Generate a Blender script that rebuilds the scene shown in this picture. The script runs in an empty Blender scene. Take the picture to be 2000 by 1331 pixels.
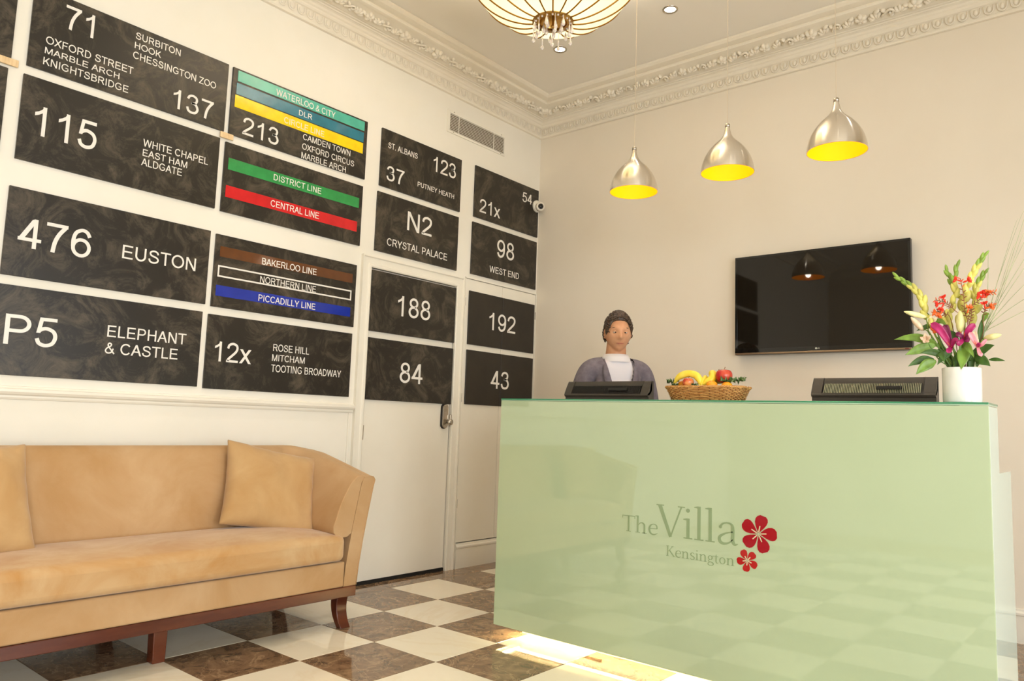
import bpy, bmesh, math, random
from mathutils import Vector, Matrix, Euler
R = math.radians
S = bpy.context.scene
COL = S.collection
random.seed(7)

# ------------------------------------------------------------------ camera
cd = bpy.data.cameras.new('camera'); cam = bpy.data.objects.new('camera', cd); COL.objects.link(cam)
S.camera = cam
_y, _p, _r = R(40.1037), R(6.1968), R(1.9852)
_d = Vector((-math.sin(_y)*math.cos(_p), math.cos(_y)*math.cos(_p), math.sin(_p)))
_rt = _d.cross(Vector((0, 0, 1))).normalized(); _u = _rt.cross(_d)
_c, _s = math.cos(_r), math.sin(_r)
_R = _c*_rt + _s*_u; _U = -_s*_rt + _c*_u
cam.matrix_world = Matrix(((_R.x, _U.x, -_d.x, 3.79134), (_R.y, _U.y, -_d.y, -4.78747), (_R.z, _U.z, -_d.z, 1.032), (0, 0, 0, 1)))
cd.sensor_width = 36; cd.lens = 36*1481.449/2000; cd.clip_start = .02; cd.clip_end = 60

# ------------------------------------------------------------------ world, daylight, exposure
S.view_settings.view_transform = 'Standard'; S.view_settings.look = 'None'
S.view_settings.gamma = 1; S.view_settings.use_curve_mapping = False
S.view_settings.exposure = 0.21
W = bpy.data.worlds.new('world'); S.world = W; W.use_nodes = True
W.node_tree.nodes['Background'].inputs[0].default_value = (.80, .90, 1, 1)
W.node_tree.nodes['Background'].inputs[1].default_value = 1.5
def area(name, loc, rot, sx, sy, power, col):
    l = bpy.data.lights.new(name, 'AREA'); l.shape = 'RECTANGLE'; l.size = sx; l.size_y = sy
    l.energy = power; l.color = col
    o = bpy.data.objects.new(name, l); COL.objects.link(o); o.location = loc; o.rotation_euler = rot
    return o
# daylight entering the three sash windows of the right wall
for yy, pw in ((-2.2, 22), (-4.1, 74), (-6.0, 88)):
    area('window_daylight', (5.93, yy, 1.35), (0, R(70), 0), 2.1, 1.15, pw, (.91, .965, 1))

# ------------------------------------------------------------------ helpers
def tag(o, label=None, cat=None, group=None, kind=None):
    if label: o['label'] = label
    if cat: o['category'] = cat
    if group: o['group'] = group
    if kind: o['kind'] = kind
    return o
def link(name, me, mat=None, parent=None):
    o = bpy.data.objects.new(name, me); COL.objects.link(o)
    if mat is not None:
        me.materials.clear(); me.materials.append(mat)
    if parent is not None: o.parent = parent
    return o
def empty(name, loc=(0, 0, 0), rz=0):
    o = bpy.data.objects.new(name, None); COL.objects.link(o)
    o.location = loc; o.rotation_euler = (0, 0, rz); o.empty_display_size = .1
    return o
class MB:
    def __init__(s): s.v = []; s.f = []
    def add(s, v, f):
        n = len(s.v); s.v += [tuple(p) for p in v]; s.f += [tuple(i+n for i in q) for q in f]; return s
    def box(s, x0, x1, y0, y1, z0, z1, M=None):
        v = [Vector((x, y, z)) for x in (x0, x1) for y in (y0, y1) for z in (z0, z1)]
        if M: v = [M @ p for p in v]
        return s.add(v, [(0, 1, 3, 2), (4, 6, 7, 5), (0, 4, 5, 1), (2, 3, 7, 6), (0, 2, 6, 4), (1, 5, 7, 3)])
    def lathe(s, prof, n=32, M=None, cap0=True, cap1=True):
        v = []; f = []
        for r, z in prof:
            for k in range(n):
                a = 2*math.pi*k/n; v.append(Vector((r*math.cos(a), r*math.sin(a), z)))
        for i in range(len(prof)-1):
            for k in range(n):
                k2 = (k+1) % n; f.append((i*n+k, i*n+k2, (i+1)*n+k2, (i+1)*n+k))
        if cap0: f.append(tuple(range(n-1, -1, -1)))
        if cap1: f.append(tuple((len(prof)-1)*n+k for k in range(n)))
        if M: v = [M @ p for p in v]
        return s.add(v, f)
    def tube(s, pts, rad, n=8, flat=1.0, caps=True):
        pts = [Vector(p) for p in pts]; m = len(pts)
        if not hasattr(rad, '__len__'): rad = [rad]*m
        v = []; f = []; up = None
        for i, p in enumerate(pts):
            t = (pts[min(i+1, m-1)]-pts[max(i-1, 0)])
            t = t.normalized() if t.length > 1e-9 else Vector((0, 0, 1))
            if up is None:
                a = Vector((0, 0, 1)) if abs(t.z) < .9 else Vector((1, 0, 0))
                up = t.cross(a).normalized()
            up = (up - t*up.dot(t)).normalized(); w = t.cross(up)
            for k in range(n):
                a = 2*math.pi*k/n; v.append(p + rad[i]*(math.cos(a)*up + math.sin(a)*w*flat))
        for i in range(m-1):
            for k in range(n):
                k2 = (k+1) % n; f.append((i*n+k, i*n+k2, (i+1)*n+k2, (i+1)*n+k))
        if caps: f.append(tuple(range(n-1, -1, -1))); f.append(tuple((m-1)*n+k for k in range(n)))
        return s.add(v, f)
    def ell(s, c, r, n=16, m=10, M=None):
        v = [Vector((0, 0, -r[2]))]; f = []
        for j in range(1, m):
            a = -math.pi/2+math.pi*j/m
            for k in range(n):
                b = 2*math.pi*k/n; v.append(Vector((r[0]*math.cos(a)*math.cos(b), r[1]*math.cos(a)*math.sin(b), r[2]*math.sin(a))))
        v.append(Vector((0, 0, r[2])))
        for k in range(n):
            k2 = (k+1) % n; f.append((0, 1+k2, 1+k)); f.append((len(v)-1, 1+(m-2)*n+k, 1+(m-2)*n+k2))
            for j in range(m-2): f.append((1+j*n+k, 1+j*n+k2, 1+(j+1)*n+k2, 1+(j+1)*n+k))
        if M: v = [M @ p for p in v]
        c = Vector(c); return s.add([p+c for p in v], f)
    def mesh(s, name='m', smooth=False):
        me = bpy.data.meshes.new(name); me.from_pydata(s.v, [], s.f); me.update()
        if smooth: me.polygons.foreach_set('use_smooth', [True]*len(me.polygons))
        return me
    def build(s, name, mat, parent=None, smooth=False, bevel=0, seg=2, sub=0, auto=None):
        o = link(name, s.mesh(name, smooth), mat, parent)
        if bevel:
            m = o.modifiers.new('bevel', 'BEVEL'); m.width = bevel; m.segments = seg; m.limit_method = 'ANGLE'; m.angle_limit = R(35)
        if sub:
            m = o.modifiers.new('sub', 'SUBSURF'); m.levels = sub; m.render_levels = sub
        return o
def sm(me, deg=40):
    bm = bmesh.new(); bm.from_mesh(me)
    for f in bm.faces: f.smooth = True
    for e in bm.edges: e.smooth = len(e.link_faces) != 2 or e.calc_face_angle(0) < R(deg)
    bm.to_mesh(me); bm.free()
def crom(pts, n=6):
    P = [Vector(p) for p in pts]; P = [P[0]*2-P[1]]+P+[P[-1]*2-P[-2]]; o = []
    for i in range(1, len(P)-2):
        for k in range(n):
            t = k/n; a, b, c, d = P[i-1:i+3]
            o.append(.5*((2*b)+(c-a)*t+(2*a-5*b+4*c-d)*t*t+(3*b-a-3*c+d)*t**3))
    o.append(P[-2]); return o
def s2l(c):
    c = c/255; return c/12.92 if c <= .04045 else ((c+.055)/1.055)**2.4
def rgb(r, g, b): return (s2l(r), s2l(g), s2l(b), 1)

def mat(name, col, rough=.5, metal=0, spec=.5, coat=0, **kw):
    m = bpy.data.materials.new(name); m.use_nodes = True
    nt = m.node_tree; b = nt.nodes['Principled BSDF']
    b.inputs['Base Color'].default_value = col; b.inputs['Roughness'].default_value = rough
    b.inputs['Metallic'].default_value = metal; b.inputs['Specular IOR Level'].default_value = spec
    b.inputs['Coat Weight'].default_value = coat
    for k, v in kw.items():
        b.inputs[k.replace('_', ' ')].default_value = v
    return m
def noise_col(m, c1, c2, scale=5, detail=4, lo=.35, hi=.65, dist=0, rough=.6, coords='Object', stretch=None, bump=0, bscale=None, rrange=None):
    nt = m.node_tree; N = nt.nodes; L = nt.links; b = N['Principled BSDF']
    tc = N.new('ShaderNodeTexCoord'); mp = N.new('ShaderNodeMapping'); L.new(tc.outputs[coords], mp.inputs[0])
    if stretch: mp.inputs['Scale'].default_value = stretch
    n = N.new('ShaderNodeTexNoise'); n.inputs['Scale'].default_value = scale; n.inputs['Detail'].default_value = detail
    n.inputs['Roughness'].default_value = rough; n.inputs['Distortion'].default_value = dist
    L.new(mp.outputs[0], n.inputs['Vector'])
    r = N.new('ShaderNodeValToRGB'); r.color_ramp.elements[0].position = lo; r.color_ramp.elements[1].position = hi
    r.color_ramp.elements[0].color = c1; r.color_ramp.elements[1].color = c2
    L.new(n.outputs[0], r.inputs[0]); L.new(r.outputs[0], b.inputs['Base Color'])
    if rrange:
        q = N.new('ShaderNodeMapRange'); q.inputs['To Min'].default_value = rrange[0]; q.inputs['To Max'].default_value = rrange[1]
        L.new(n.outputs[0], q.inputs[0]); L.new(q.outputs[0], b.inputs['Roughness'])
    if bump:
        n2 = N.new('ShaderNodeTexNoise'); n2.inputs['Scale'].default_value = bscale or scale*8; n2.inputs['Detail'].default_value = 3
        L.new(mp.outputs[0], n2.inputs['Vector'])
        bp = N.new('ShaderNodeBump'); bp.inputs['Strength'].default_value = bump; bp.inputs['Distance'].default_value = .002
        L.new(n2.outputs[0], bp.inputs['Height']); L.new(bp.outputs[0], b.inputs['Normal'])
    return m, n, r
def emat(name, col, strength):
    m = mat(name, (0, 0, 0, 1)); b = m.node_tree.nodes['Principled BSDF']
    b.inputs['Emission Color'].default_value = col; b.inputs['Emission Strength'].default_value = strength
    return m

M_ = {}
M_['wall_l'] = noise_col(mat('cream_paint', rgb(240, 234, 220), .55), rgb(238, 232, 217), rgb(242, 236, 223), 1.5, bump=.05, bscale=180)[0]
M_['wall_b'] = noise_col(mat('beige_paint', rgb(233, 223, 205), .6), rgb(232, 221, 203), rgb(235, 225, 208), 1.2, bump=.06, bscale=180)[0]
M_['ceil'] = noise_col(mat('ceiling_paint', rgb(244, 237, 224), .7), rgb(243, 236, 223), rgb(245, 238, 226), 1.2, bump=.04, bscale=150)[0]
M_['plaster'] = noise_col(mat('plaster', rgb(240, 230, 212), .6), rgb(238, 228, 209), rgb(242, 233, 216), 3, bump=.1, bscale=220)[0]
M_['gloss'] = noise_col(mat('white_gloss_paint', rgb(240, 233, 218), .28), rgb(238, 231, 215), rgb(241, 235, 220), 2, bump=.05, bscale=60)[0]
M_['dark'] = mat('dark_gap', rgb(20, 16, 12), .8)
# boards
mb, n_, r_ = noise_col(mat('black_board', rgb(34, 29, 23), .32), rgb(32, 27, 20), rgb(112, 100, 82), 5.0, 10, .47, .84, 1.6, .76, rrange=(.26, .44))
M_['board'] = mb
M_['board2'] = noise_col(mat('black_board_plain', rgb(36, 30, 22), .45), rgb(34, 28, 20), rgb(42, 35, 26), 9, 5)[0]
M_['letter'] = mat('white_vinyl', rgb(238, 233, 224), .35)
M_['letter2'] = mat('thin_white_vinyl', rgb(238, 226, 200), .4)
for k, c in dict(teal=(78, 170, 148), dlr=(42, 112, 130), yellow=(250, 205, 8), green=(48, 140, 72), red=(196, 28, 32), brown=(92, 52, 22), blue=(28, 48, 150)).items():
    M_[k] = noise_col(mat('vinyl_'+k, rgb(*c), .12), rgb(*c), rgb(*[min(255, int(v*1.06)+2) for v in c]), 14, 3)[0]

# marble
def marble(name, a, b, vein, sc, rough, lo=.3, hi=.7, vlo=.0, vw=.05, vmix=.8):
    m, n, r = noise_col(mat(name, a, rough, spec=.6), a, b, sc, 10, lo, hi, 1.2, .68)
    nt = m.node_tree; N = nt.nodes; L = nt.links; bs = N['Principled BSDF']
    oi = N.new('ShaderNodeObjectInfo'); ad = N.new('ShaderNodeVectorMath'); ad.operation = 'MULTIPLY_ADD'
    tc = [q for q in N if q.type == 'TEX_COORD'][0]; mp = [q for q in N if q.type == 'MAPPING'][0]
    cv = N.new('ShaderNodeCombineXYZ'); L.new(oi.outputs['Random'], cv.inputs[0]); L.new(oi.outputs['Random'], cv.inputs[2])
    ad.inputs[1].default_value = (37, 53, 91); L.new(cv.outputs[0], ad.inputs[0]); L.new(tc.outputs['Object'], ad.inputs[2])
    L.new(ad.outputs[0], mp.inputs[0])
    v = N.new('ShaderNodeTexNoise'); v.inputs['Scale'].default_value = sc*.45; v.inputs['Detail'].default_value = 7; v.inputs['Distortion'].default_value = 1.8
    v.inputs['Roughness'].default_value = .62
    L.new(mp.outputs[0], v.inputs['Vector'])
    sb = N.new('ShaderNodeMath'); sb.operation = 'SUBTRACT'; sb.inputs[1].default_value = .5; L.new(v.outputs[0], sb.inputs[0])
    ab = N.new('ShaderNodeMath'); ab.operation = 'ABSOLUTE'; L.new(sb.outputs[0], ab.inputs[0])
    mr = N.new('ShaderNodeMapRange'); mr.inputs['From Min'].default_value = vlo; mr.inputs['From Max'].default_value = vw
    mr.inputs['To Min'].default_value = vmix; mr.inputs['To Max'].default_value = 0; L.new(ab.outputs[0], mr.inputs[0])
    mx = N.new('ShaderNodeMix'); mx.data_type = 'RGBA'; L.new(mr.outputs[0], mx.inputs[0]); L.new(r.outputs[0], mx.inputs[6]); mx.inputs[7].default_value = vein
    L.new(mx.outputs[2], bs.inputs['Base Color'])
    return m
M_['mdark'] = marble('dark_marble', rgb(74, 52, 36), rgb(162, 130, 98), rgb(196, 164, 126), 10, .055, .28, .72, .0, .018, .55)
M_['mlight'] = marble('cream_marble', rgb(240, 228, 203), rgb(246, 236, 214), rgb(232, 214, 180), 2.0, .055, .3, .7, 0, .03, .4)
M_['grout'] = mat('grout', rgb(200, 165, 115), .5)
M_['steel'] = mat('satin_steel', rgb(190, 182, 170), .25, 1)
M_['alu'] = mat('brushed_aluminium', rgb(226, 218, 206), .2, 1, Anisotropic=.9, Anisotropic_Rotation=.25)
_nt = M_['alu'].node_tree; _t = _nt.nodes.new('ShaderNodeTangent'); _t.direction_type = 'RADIAL'; _t.axis = 'Z'
_nt.links.new(_t.outputs[0], _nt.nodes['Principled BSDF'].inputs['Tangent'])
M_['enamel'] = mat('yellow_enamel', rgb(255, 166, 2), .6, spec=.08)
M_['black'] = mat('black_plastic', rgb(30, 28, 25), .35)
M_['blackg'] = mat('gloss_black', rgb(10, 10, 9), .06, spec=.5)
M_['grey'] = mat('grey_plastic', rgb(64, 58, 50), .42)

# ------------------------------------------------------------------ room shell
X1, Y1, ZC = 6.0, -7.5, 3.60
T0x, T0y, TS = .1765, -1.1572, .40548
fl = tag(MB().box(-.3, X1+.15, Y1-.15, .15, -.12, -.008).build('floor', M_['grout']), kind='structure')
g = .0009
def tile_mesh(w, h):
    b = MB(); c = .0022; x0, x1, y0, y1 = g, w-g, -h+g, -g
    v = [(x0, y0, -.008), (x1, y0, -.008), (x1, y1, -.008), (x0, y1, -.008), (x0, y0, -c*.35), (x1, y0, -c*.35), (x1, y1, -c*.35), (x0, y1, -c*.35),
         (x0+c, y0+c, 0), (x1-c, y0+c, 0), (x1-c, y1-c, 0), (x0+c, y1-c, 0)]
    f = [(8, 9, 10, 11)]
    for a in (0, 4):
        for k in range(4): f.append((a+k, a+(k+1) % 4, a+4+(k+1) % 4, a+4+k))
    b.add(v, f); return b.mesh('tile')
tm = {}
for k, mm in (('d', M_['mdark']), ('l', M_['mlight'])):
    tm[k] = tile_mesh(TS, TS); tm[k].materials.append(mm)
tmb = tile_mesh(T0x, TS); tmb.materials.append(M_['mdark'])
yb0 = T0y+2*TS
tmc = tile_mesh(TS, -yb0); tmc.materials.append(M_['mdark'])
tmk = tile_mesh(T0x, -yb0); tmk.materials.append(M_['mdark'])
def tile(me, x, y):
    o = bpy.data.objects.new('marble_tile', me); COL.objects.link(o); o.parent = fl; o.location = (x, y, 0); return o
for j in range(-2, 13):
    tile(tmb, 0, T0y-j*TS)
    for i in range(0, 14):
        tile(tm['l' if (i+j) % 2 == 0 else 'd'], T0x+i*TS, T0y-j*TS)
for i in range(14): tile(tmc, T0x+i*TS, 0)
tile(tmk, 0, 0)

def struct(name, mbd, m, parent=None, **kw):
    o = mbd.build(name, m, parent, **kw)
    if parent is None: o['kind'] = 'structure'
    return o
# left wall with door and cupboard openings
wl = MB()
wl.box(-.15, 0, Y1-.15, -1.725, -.008, ZC).box(-.15, 0, -1.725, -.935, 1.995, ZC).box(-.15, 0, -.935, -.835, -.008, ZC).box(-.15, 0, -.835, .15, 2.078, ZC)
wl.box(-.15, 0, -.006, .15, -.008, 2.078).box(-.15, 0, -.835, -.006, -.008, .17).box(-.15, -.12, -1.725, -.006, -.008, 2.08)
wleft = struct('wall_left', wl, M_['wall_l'])
wback = struct('wall_back', MB().box(0, X1+.15, 0, .15, -.008, ZC), M_['wall_b'])
def wall_with_holes(axis, pos, a0, a1, holes, thick):
    b = MB(); hs = sorted(holes); cur = a0
    def bx(p, q, z0, z1):
        if axis == 'x': b.box(pos, pos+thick, p, q, z0, z1)
        else: b.box(p, q, pos, pos+thick, z0, z1)
    for h0, h1, z0, z1 in hs:
        bx(cur, h0, -.008, ZC); bx(h0, h1, -.008, z0); bx(h0, h1, z1, ZC); cur = h1
    bx(cur, a1, -.008, ZC); return b
wins = [(yy-.6, yy+.6, .3, 2.4) for yy in (-2.2, -4.1, -6.0)]
wright = struct('wall_right', wall_with_holes('x', X1, Y1-.15, 0, wins, .15), M_['wall_b'])
wfront = struct('wall_front', wall_with_holes('y', Y1-.15, 0, X1, [], .15), M_['wall_b'])
struct('ceiling', MB().box(-.15, X1+.15, Y1-.15, .15, ZC, ZC+.12), M_['ceil'])
def window(n, cx, cy, w, axis):
    if axis == 'x': e = Matrix.Translation((X1+.07, cy, 0)) @ Matrix.Rotation(R(90), 4, 'Z')
    else: e = Matrix.Translation((cx, Y1-.07, 0))
    fr = MB(); h = w/2
    for a in ((-h, -h+.06, .3, 2.4), (h-.06, h, .3, 2.4), (-h, h, .3, .36), (-h, h, 2.34, 2.4), (-h, h, 1.32, 1.38)): fr.box(a[0], a[1], -.03, .03, a[2], a[3], e)
    o = struct('window_%d' % n, fr, M_['gloss'])
    MB().box(-.02, .02, -.02, .02, .36, 1.32, e).box(-.02, .02, -.02, .02, 1.38, 2.34, e).build('glazing_bar', M_['gloss'], o)
for i, yy in enumerate((-2.2, -4.1, -6.0)): window(i+1, 0, yy, 1.2, 'x')

# wall coordinates helpers: left wall pt (along = y), back wall (along = x)
def LW(y, z, d=0): return Vector((d, y, z))
ML = Matrix(((0, 0, 1, 0), (1, 0, 0, 0), (0, 1, 0, 0), (0, 0, 0, 1)))   # local (u,v,n) -> left wall (x=n,y=u,z=v)
MBk = Matrix(((1, 0, 0, 0), (0, 0, -1, 0), (0, 1, 0, 0), (0, 0, 0, 1)))  # local (u,v,n) -> back wall (x=u,y=-n,z=v)

# cornice -----------------------------------------------------------------
prof = [(0, 3.382), (.020, 3.382), (.026, 3.388), (.026, 3.398), (.018, 3.403), (.018, 3.462), (.028, 3.466), (.034, 3.474), (.036, 3.484), (.044, 3.490), (.050, 3.502), (.060, 3.508),
        (.066, 3.507), (.070, 3.514), (.082, 3.515), (.086, 3.521), (.098, 3.522), (.100, 3.516), (.215, 3.550), (.218, 3.543), (.236, 3.548), (.244, 3.558), (.242, 3.566), (.262, 3.568), (.284, 3.574), (.298, 3.586), (.300, 3.599), (0, 3.599)]
def cornice(name, f0, f1):   # f(d,z) -> point at each end (mitred)
    b = MB(); n = len(prof)
    v = [f0(d, z) for d, z in prof]+[f1(d, z) for d, z in prof]
    f = [(i, (i+1) % n, n+(i+1) % n, n+i) for i in range(n)]
    b.add(v, f+[tuple(range(n)), tuple(range(2*n-1, n-1, -1))])
    o = b.build(name, M_['plaster']); sm(o.data, 25); o['kind'] = 'structure'
    return o
cb = cornice('trim_1', lambda d, z: (d, -d, z), lambda d, z: (X1-d, -d, z))
cl = cornice('trim_2', lambda d, z: (d, -d, z), lambda d, z: (d, Y1+d, z))
cornice('trim_3', lambda d, z: (X1-d, -d, z), lambda d, z: (X1-d, Y1+d, z))
cornice('trim_4', lambda d, z: (d, Y1+d, z), lambda d, z: (X1-d, Y1+d, z))
# egg ornament (local u along, v up, n out)
eg = MB(); eg.ell((0, .004, 0), (.0125, .020, .008), 10, 6)
sh = [(-.024, .024, .002), (-.023, .002, .005), (-.017, -.018, .006), (0, -.027, .006), (.017, -.018, .006), (.023, .002, .005), (.024, .024, .002)]
eg.tube(crom(sh, 3), .0042, 6); egg_me = eg.mesh('egg', True); egg_me.materials.append(M_['plaster'])
# leaf-band ornaments
def petal(b, ang, L, w, h, c=(0, 0)):
    M = Matrix.Translation((c[0], c[1], 0)) @ Matrix.Rotation(ang, 4, 'Z')
    b.ell((0, 0, 0), (1, 1, 1), 8, 6, M @ Matrix.Translation((L*.5, 0, h*.4)) @ Matrix.Diagonal((L*.55, w, h, 1)))
ros = MB()
for k in range(5): petal(ros, k*2*math.pi/5+.3, .030, .012, .016)
ros.ell((0, 0, .014), (.009, .009, .009), 8, 6)
lf = MB()
for a in (-.9, -.3, .3, .9): petal(lf, a+math.pi/2, .036, .009, .012, (0, -.02))
petal(lf, math.pi, .03, .01, .014, (-.0, -.012)); petal(lf, 0.1, .028, .009, .012, (0.004, .012))
scr = MB(); scr.tube(crom([(-.03, -.02, .004), (-.012, .0, .012), (.012, .018, .014), (.026, .006, .014), (.016, -.01, .012), (.006, 0, .012)], 4), [.006]*21, 6)
petal(scr, 2.4, .026, .009, .012, (-.006, .004)); petal(scr, -.8, .024, .010, .012, (.004, -.012))
orn = [q.mesh('orn', True) for q in (ros, lf, scr, lf)]
for q in orn: q.materials.append(M_['plaster'])
_sl = math.atan2(.034, .115)
for (par, base, L, n0) in ((cb, 'b', 3.9, 0), (cl, 'l', 3.4, 0)):
    k = 0; u = .06
    while u < L:
        o = bpy.data.objects.new('egg_moulding', egg_me); COL.objects.link(o); o.parent = par
        o.matrix_world = (Matrix.Translation((u, -.019, 3.434)) @ MBk) if base == 'b' else (Matrix.Translation((.019, -u, 3.434)) @ ML @ Matrix.Diagonal((1, 1, .6, 1)))
        u += .0640
    u = .19; k = 0
    while u < L:
        nm = ('rosette', 'acanthus_leaf', 'scroll', 'acanthus_leaf')[k % 4]
        o = bpy.data.objects.new(nm, orn[k % 4]); COL.objects.link(o); o.parent = par
        # plane: v up the slope (outward+up), n = down/out
        dv, nv = Vector((0, math.cos(_sl), math.sin(_sl))), Vector((0, math.sin(_sl), -math.cos(_sl)))
        if base == 'b': U, V, Nn, P = Vector((1, 0, 0)), Vector((0, -dv.y, dv.z)), Vector((0, -nv.y, nv.z)), Vector((u, -.157, 3.533))
        else: U, V, Nn, P = Vector((0, 1, 0)), Vector((dv.y, 0, dv.z)), Vector((nv.y, 0, nv.z)), Vector((.157, -u, 3.533))
        A = Matrix((U, V, Nn)).transposed().to_4x4()
        o.matrix_world = Matrix.Translation(P) @ A @ Matrix.Rotation(random.uniform(-.4, .4), 4, 'Z') @ Matrix.Scale(random.uniform(1.1, 1.4), 4)
        u += .074; k += 1

# baseboards, chair rail, mouldings --------------------------------------
def run(name, pr, f0, f1, m=None):
    b = MB(); n = len(pr)
    b.add([f0(d, z) for d, z in pr]+[f1(d, z) for d, z in pr], [(i, (i+1) % n, n+(i+1) % n, n+i) for i in range(n)]+[tuple(range(n)), tuple(range(2*n-1, n-1, -1))])
    o = b.build(name, m or M_['gloss']); sm(o.data, 20); o['kind'] = 'structure'; return o
bp = [(0, 0), (.018, 0), (.018, .135), (.022, .142), (.022, .152), (.014, .160), (.012, .170), (0, .172)]
run('baseboard_back', bp, lambda d, z: (0, -d, z), lambda d, z: (X1, -d, z))
run('baseboard_left', bp, lambda d, z: (d, -.022, z), lambda d, z: (d, -.838, z))
run('baseboard_left', bp, lambda d, z: (d, -1.80, z), lambda d, z: (d, Y1, z))
run('baseboard_right', bp, lambda d, z: (X1-d, -.03, z), lambda d, z: (X1-d, Y1, z))
rail = [(0, 1.058), (.008, 1.06), (.012, 1.068), (.012, 1.076), (.022, 1.082), (.028, 1.092), (.028, 1.104), (.020, 1.108), (.016, 1.116), (0, 1.118)]
run('trim_5', rail, lambda d, z: (d, -1.80, z), lambda d, z: (d, Y1, z))
# dado panel moulding
dm = MB()
def bead(b, y0, y1, z0, z1): b.box(0, .010, y0, y1, z0, z1)
bead(dm, -1.832, -1.820, .172, 1.058)
struct('trim_6', dm, M_['gloss'], bevel=.003)

# door ---------------------------------------------------------------------
arch = [(0, 0), (.018, 0), (.022, .008), (.020, .020), (.014, .026), (.014, .060), (.024, .066), (.024, .074), (0, .074)]  # (depth, distance from opening)
def arch_run(name, pts, parent):
    # pts: list of (y,z, outward dir (dy,dz)) corners
    b = MB(); n = len(arch)
    v = []
    for (y, z, oy, oz) in pts:
        for d, w in arch: v.append((d, y+oy*w, z+oz*w))
    f = []
    for s in range(len(pts)-1):
        for i in range(n): f.append((s*n+i, s*n+(i+1) % n, (s+1)*n+(i+1) % n, (s+1)*n+i))
    f.append(tuple(range(n))); f.append(tuple((len(pts)-1)*n+i for i in range(n-1, -1, -1)))
    b.add(v, f); o = b.build(name, M_['gloss'], parent); sm(o.data, 25); return o
door = struct('door_1', MB().box(-.045, -.003, -1.717, -.943, .022, 1.988), M_['gloss'], bevel=.002)
arch_run('architrave', [(-1.722, 0, -1, 0), (-1.722, 1.992, -1, 1), (-.938, 1.992, 1, 1), (-.938, 0, 1, 0)], door)
for zz in (1.785, .94, .25):
    b = MB().box(-.002, .004, -1.735, -1.705, zz-.045, zz+.045)
    for k in range(3): b.tube([(.008, -1.719, zz-.045+k*.031), (.008, -1.719, zz-.045+k*.031+.028)], .006, 8)
    b.build('hinge', M_['steel'], door)
# lock: long backplate with black rim, thumb turn and lever knob
lk = MB()
def stad(y, z, w, h, n=10):
    pts = []
    for k in range(n+1): a = math.pi*k/n; pts.append((y+w*math.cos(a), z+h-w+w*math.sin(a)))
    for k in range(n+1): a = math.pi+math.pi*k/n; pts.append((y+w*math.cos(a), z-h+w+w*math.sin(a)))
    return pts
def plate(pts, x0, x1):
    n = len(pts); return MB().add([(x0, a, b) for a, b in pts]+[(x1, a, b) for a, b in pts], [tuple(range(n-1, -1, -1)), tuple(range(n, 2*n))]+[(i, (i+1) % n, n+(i+1) % n, n+i) for i in range(n)])
lock = plate(stad(-1.0, 1.062, .030, .088), -.003, .010).build('lock_backplate', M_['black'], door, bevel=.002)
plate(stad(-1.0, 1.062, .025, .083), .010, .022).build('lock_case', M_['steel'], lock, bevel=.003)
b = MB().lathe([(.006, 0), (.006, .014), (.017, .018), (.022, .028), (.020, .040), (.008, .044)], 20, Matrix.Translation((.022, -.985, 1.022)) @ Matrix.Rotation(R(90), 4, 'Y')); b.build('knob', M_['steel'], lock, smooth=True)
b = MB().box(.022, .042, -.969, -.961, 1.015, 1.075); b.build('thumb_lever', M_['steel'], lock, bevel=.003)
for k in range(4):
    for q in range(3): MB().lathe([(.0035, 0), (.003, .003)], 8, Matrix.Translation((.022, -1.012+q*.010, 1.10+k*.010)) @ Matrix.Rotation(R(90), 4, 'Y')).build('lock_button', M_['steel'], lock)
MB().box(-.004, .003, -.940, -.932, .99, 1.04).build('strike_plate', M_['steel'], door)
MB().box(-.1, .0, -1.72, -.94, -.002, .02).build('door_gap', M_['dark'], door)

# cupboard: two tall leaves
cup = struct('door_2', MB().box(-.118, -.10, -.83, -.01, .18, 2.07), M_['dark'])
for y0, y1 in ((-.831, -.4215), (-.4185, -.010)):
    c_ = MB().box(-.025, .0015, y0, y1, .178, 2.072).build('cupboard_leaf', M_['gloss'], cup, bevel=.0015)
    for zz in (1.9, 1.2, .45):
        yh = y0-.001 if y0 < -.5 else y1+.001
        MB().tube([(.003, yh, zz-.03), (.003, yh, zz+.03)], .0035, 8).build('hinge', M_['steel'], c_)
# thin frame moulding around the cupboard
fm = MB().box(0, .008, -.842, -.834, .17, 2.083).box(0, .008, -.842, 0, 2.074, 2.084).box(0, .008, -.008, -.001, .17, 2.083)
struct('trim_7', fm, M_['gloss'], bevel=.002)

# ------------------------------------------------------------------ lettering
def rib(pts, ws, n=6, smooth=True):
    if not hasattr(ws, '__len__'): ws = [ws]*len(pts)
    P = [Vector((p[0], p[1], w)) for p, w in zip(pts, ws)]
    if len(P) > 2 and smooth: P = crom(P, n)
    out_ = []
    for i, p in enumerate(P):
        t = (P[min(i+1, len(P)-1)]-P[max(i-1, 0)]); t.z = 0; t.normalize(); nn = Vector((-t.y, t.x, 0))*max(p.z, .004)/2
        out_.append((Vector((p.x, p.y, 0))+nn, Vector((p.x, p.y, 0))-nn))
    return [[a[0], a[1], b_[1], b_[0]] for a, b_ in zip(out_, out_[1:])]
def q4(x0, x1, y0, y1): return [[Vector((x0, y0, 0)), Vector((x1, y0, 0)), Vector((x1, y1, 0)), Vector((x0, y1, 0))]]
def para(xa, ya, xb, yb, w): return [[Vector((xa-w/2, ya, 0)), Vector((xa+w/2, ya, 0)), Vector((xb+w/2, yb, 0)), Vector((xb-w/2, yb, 0))]]
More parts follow.
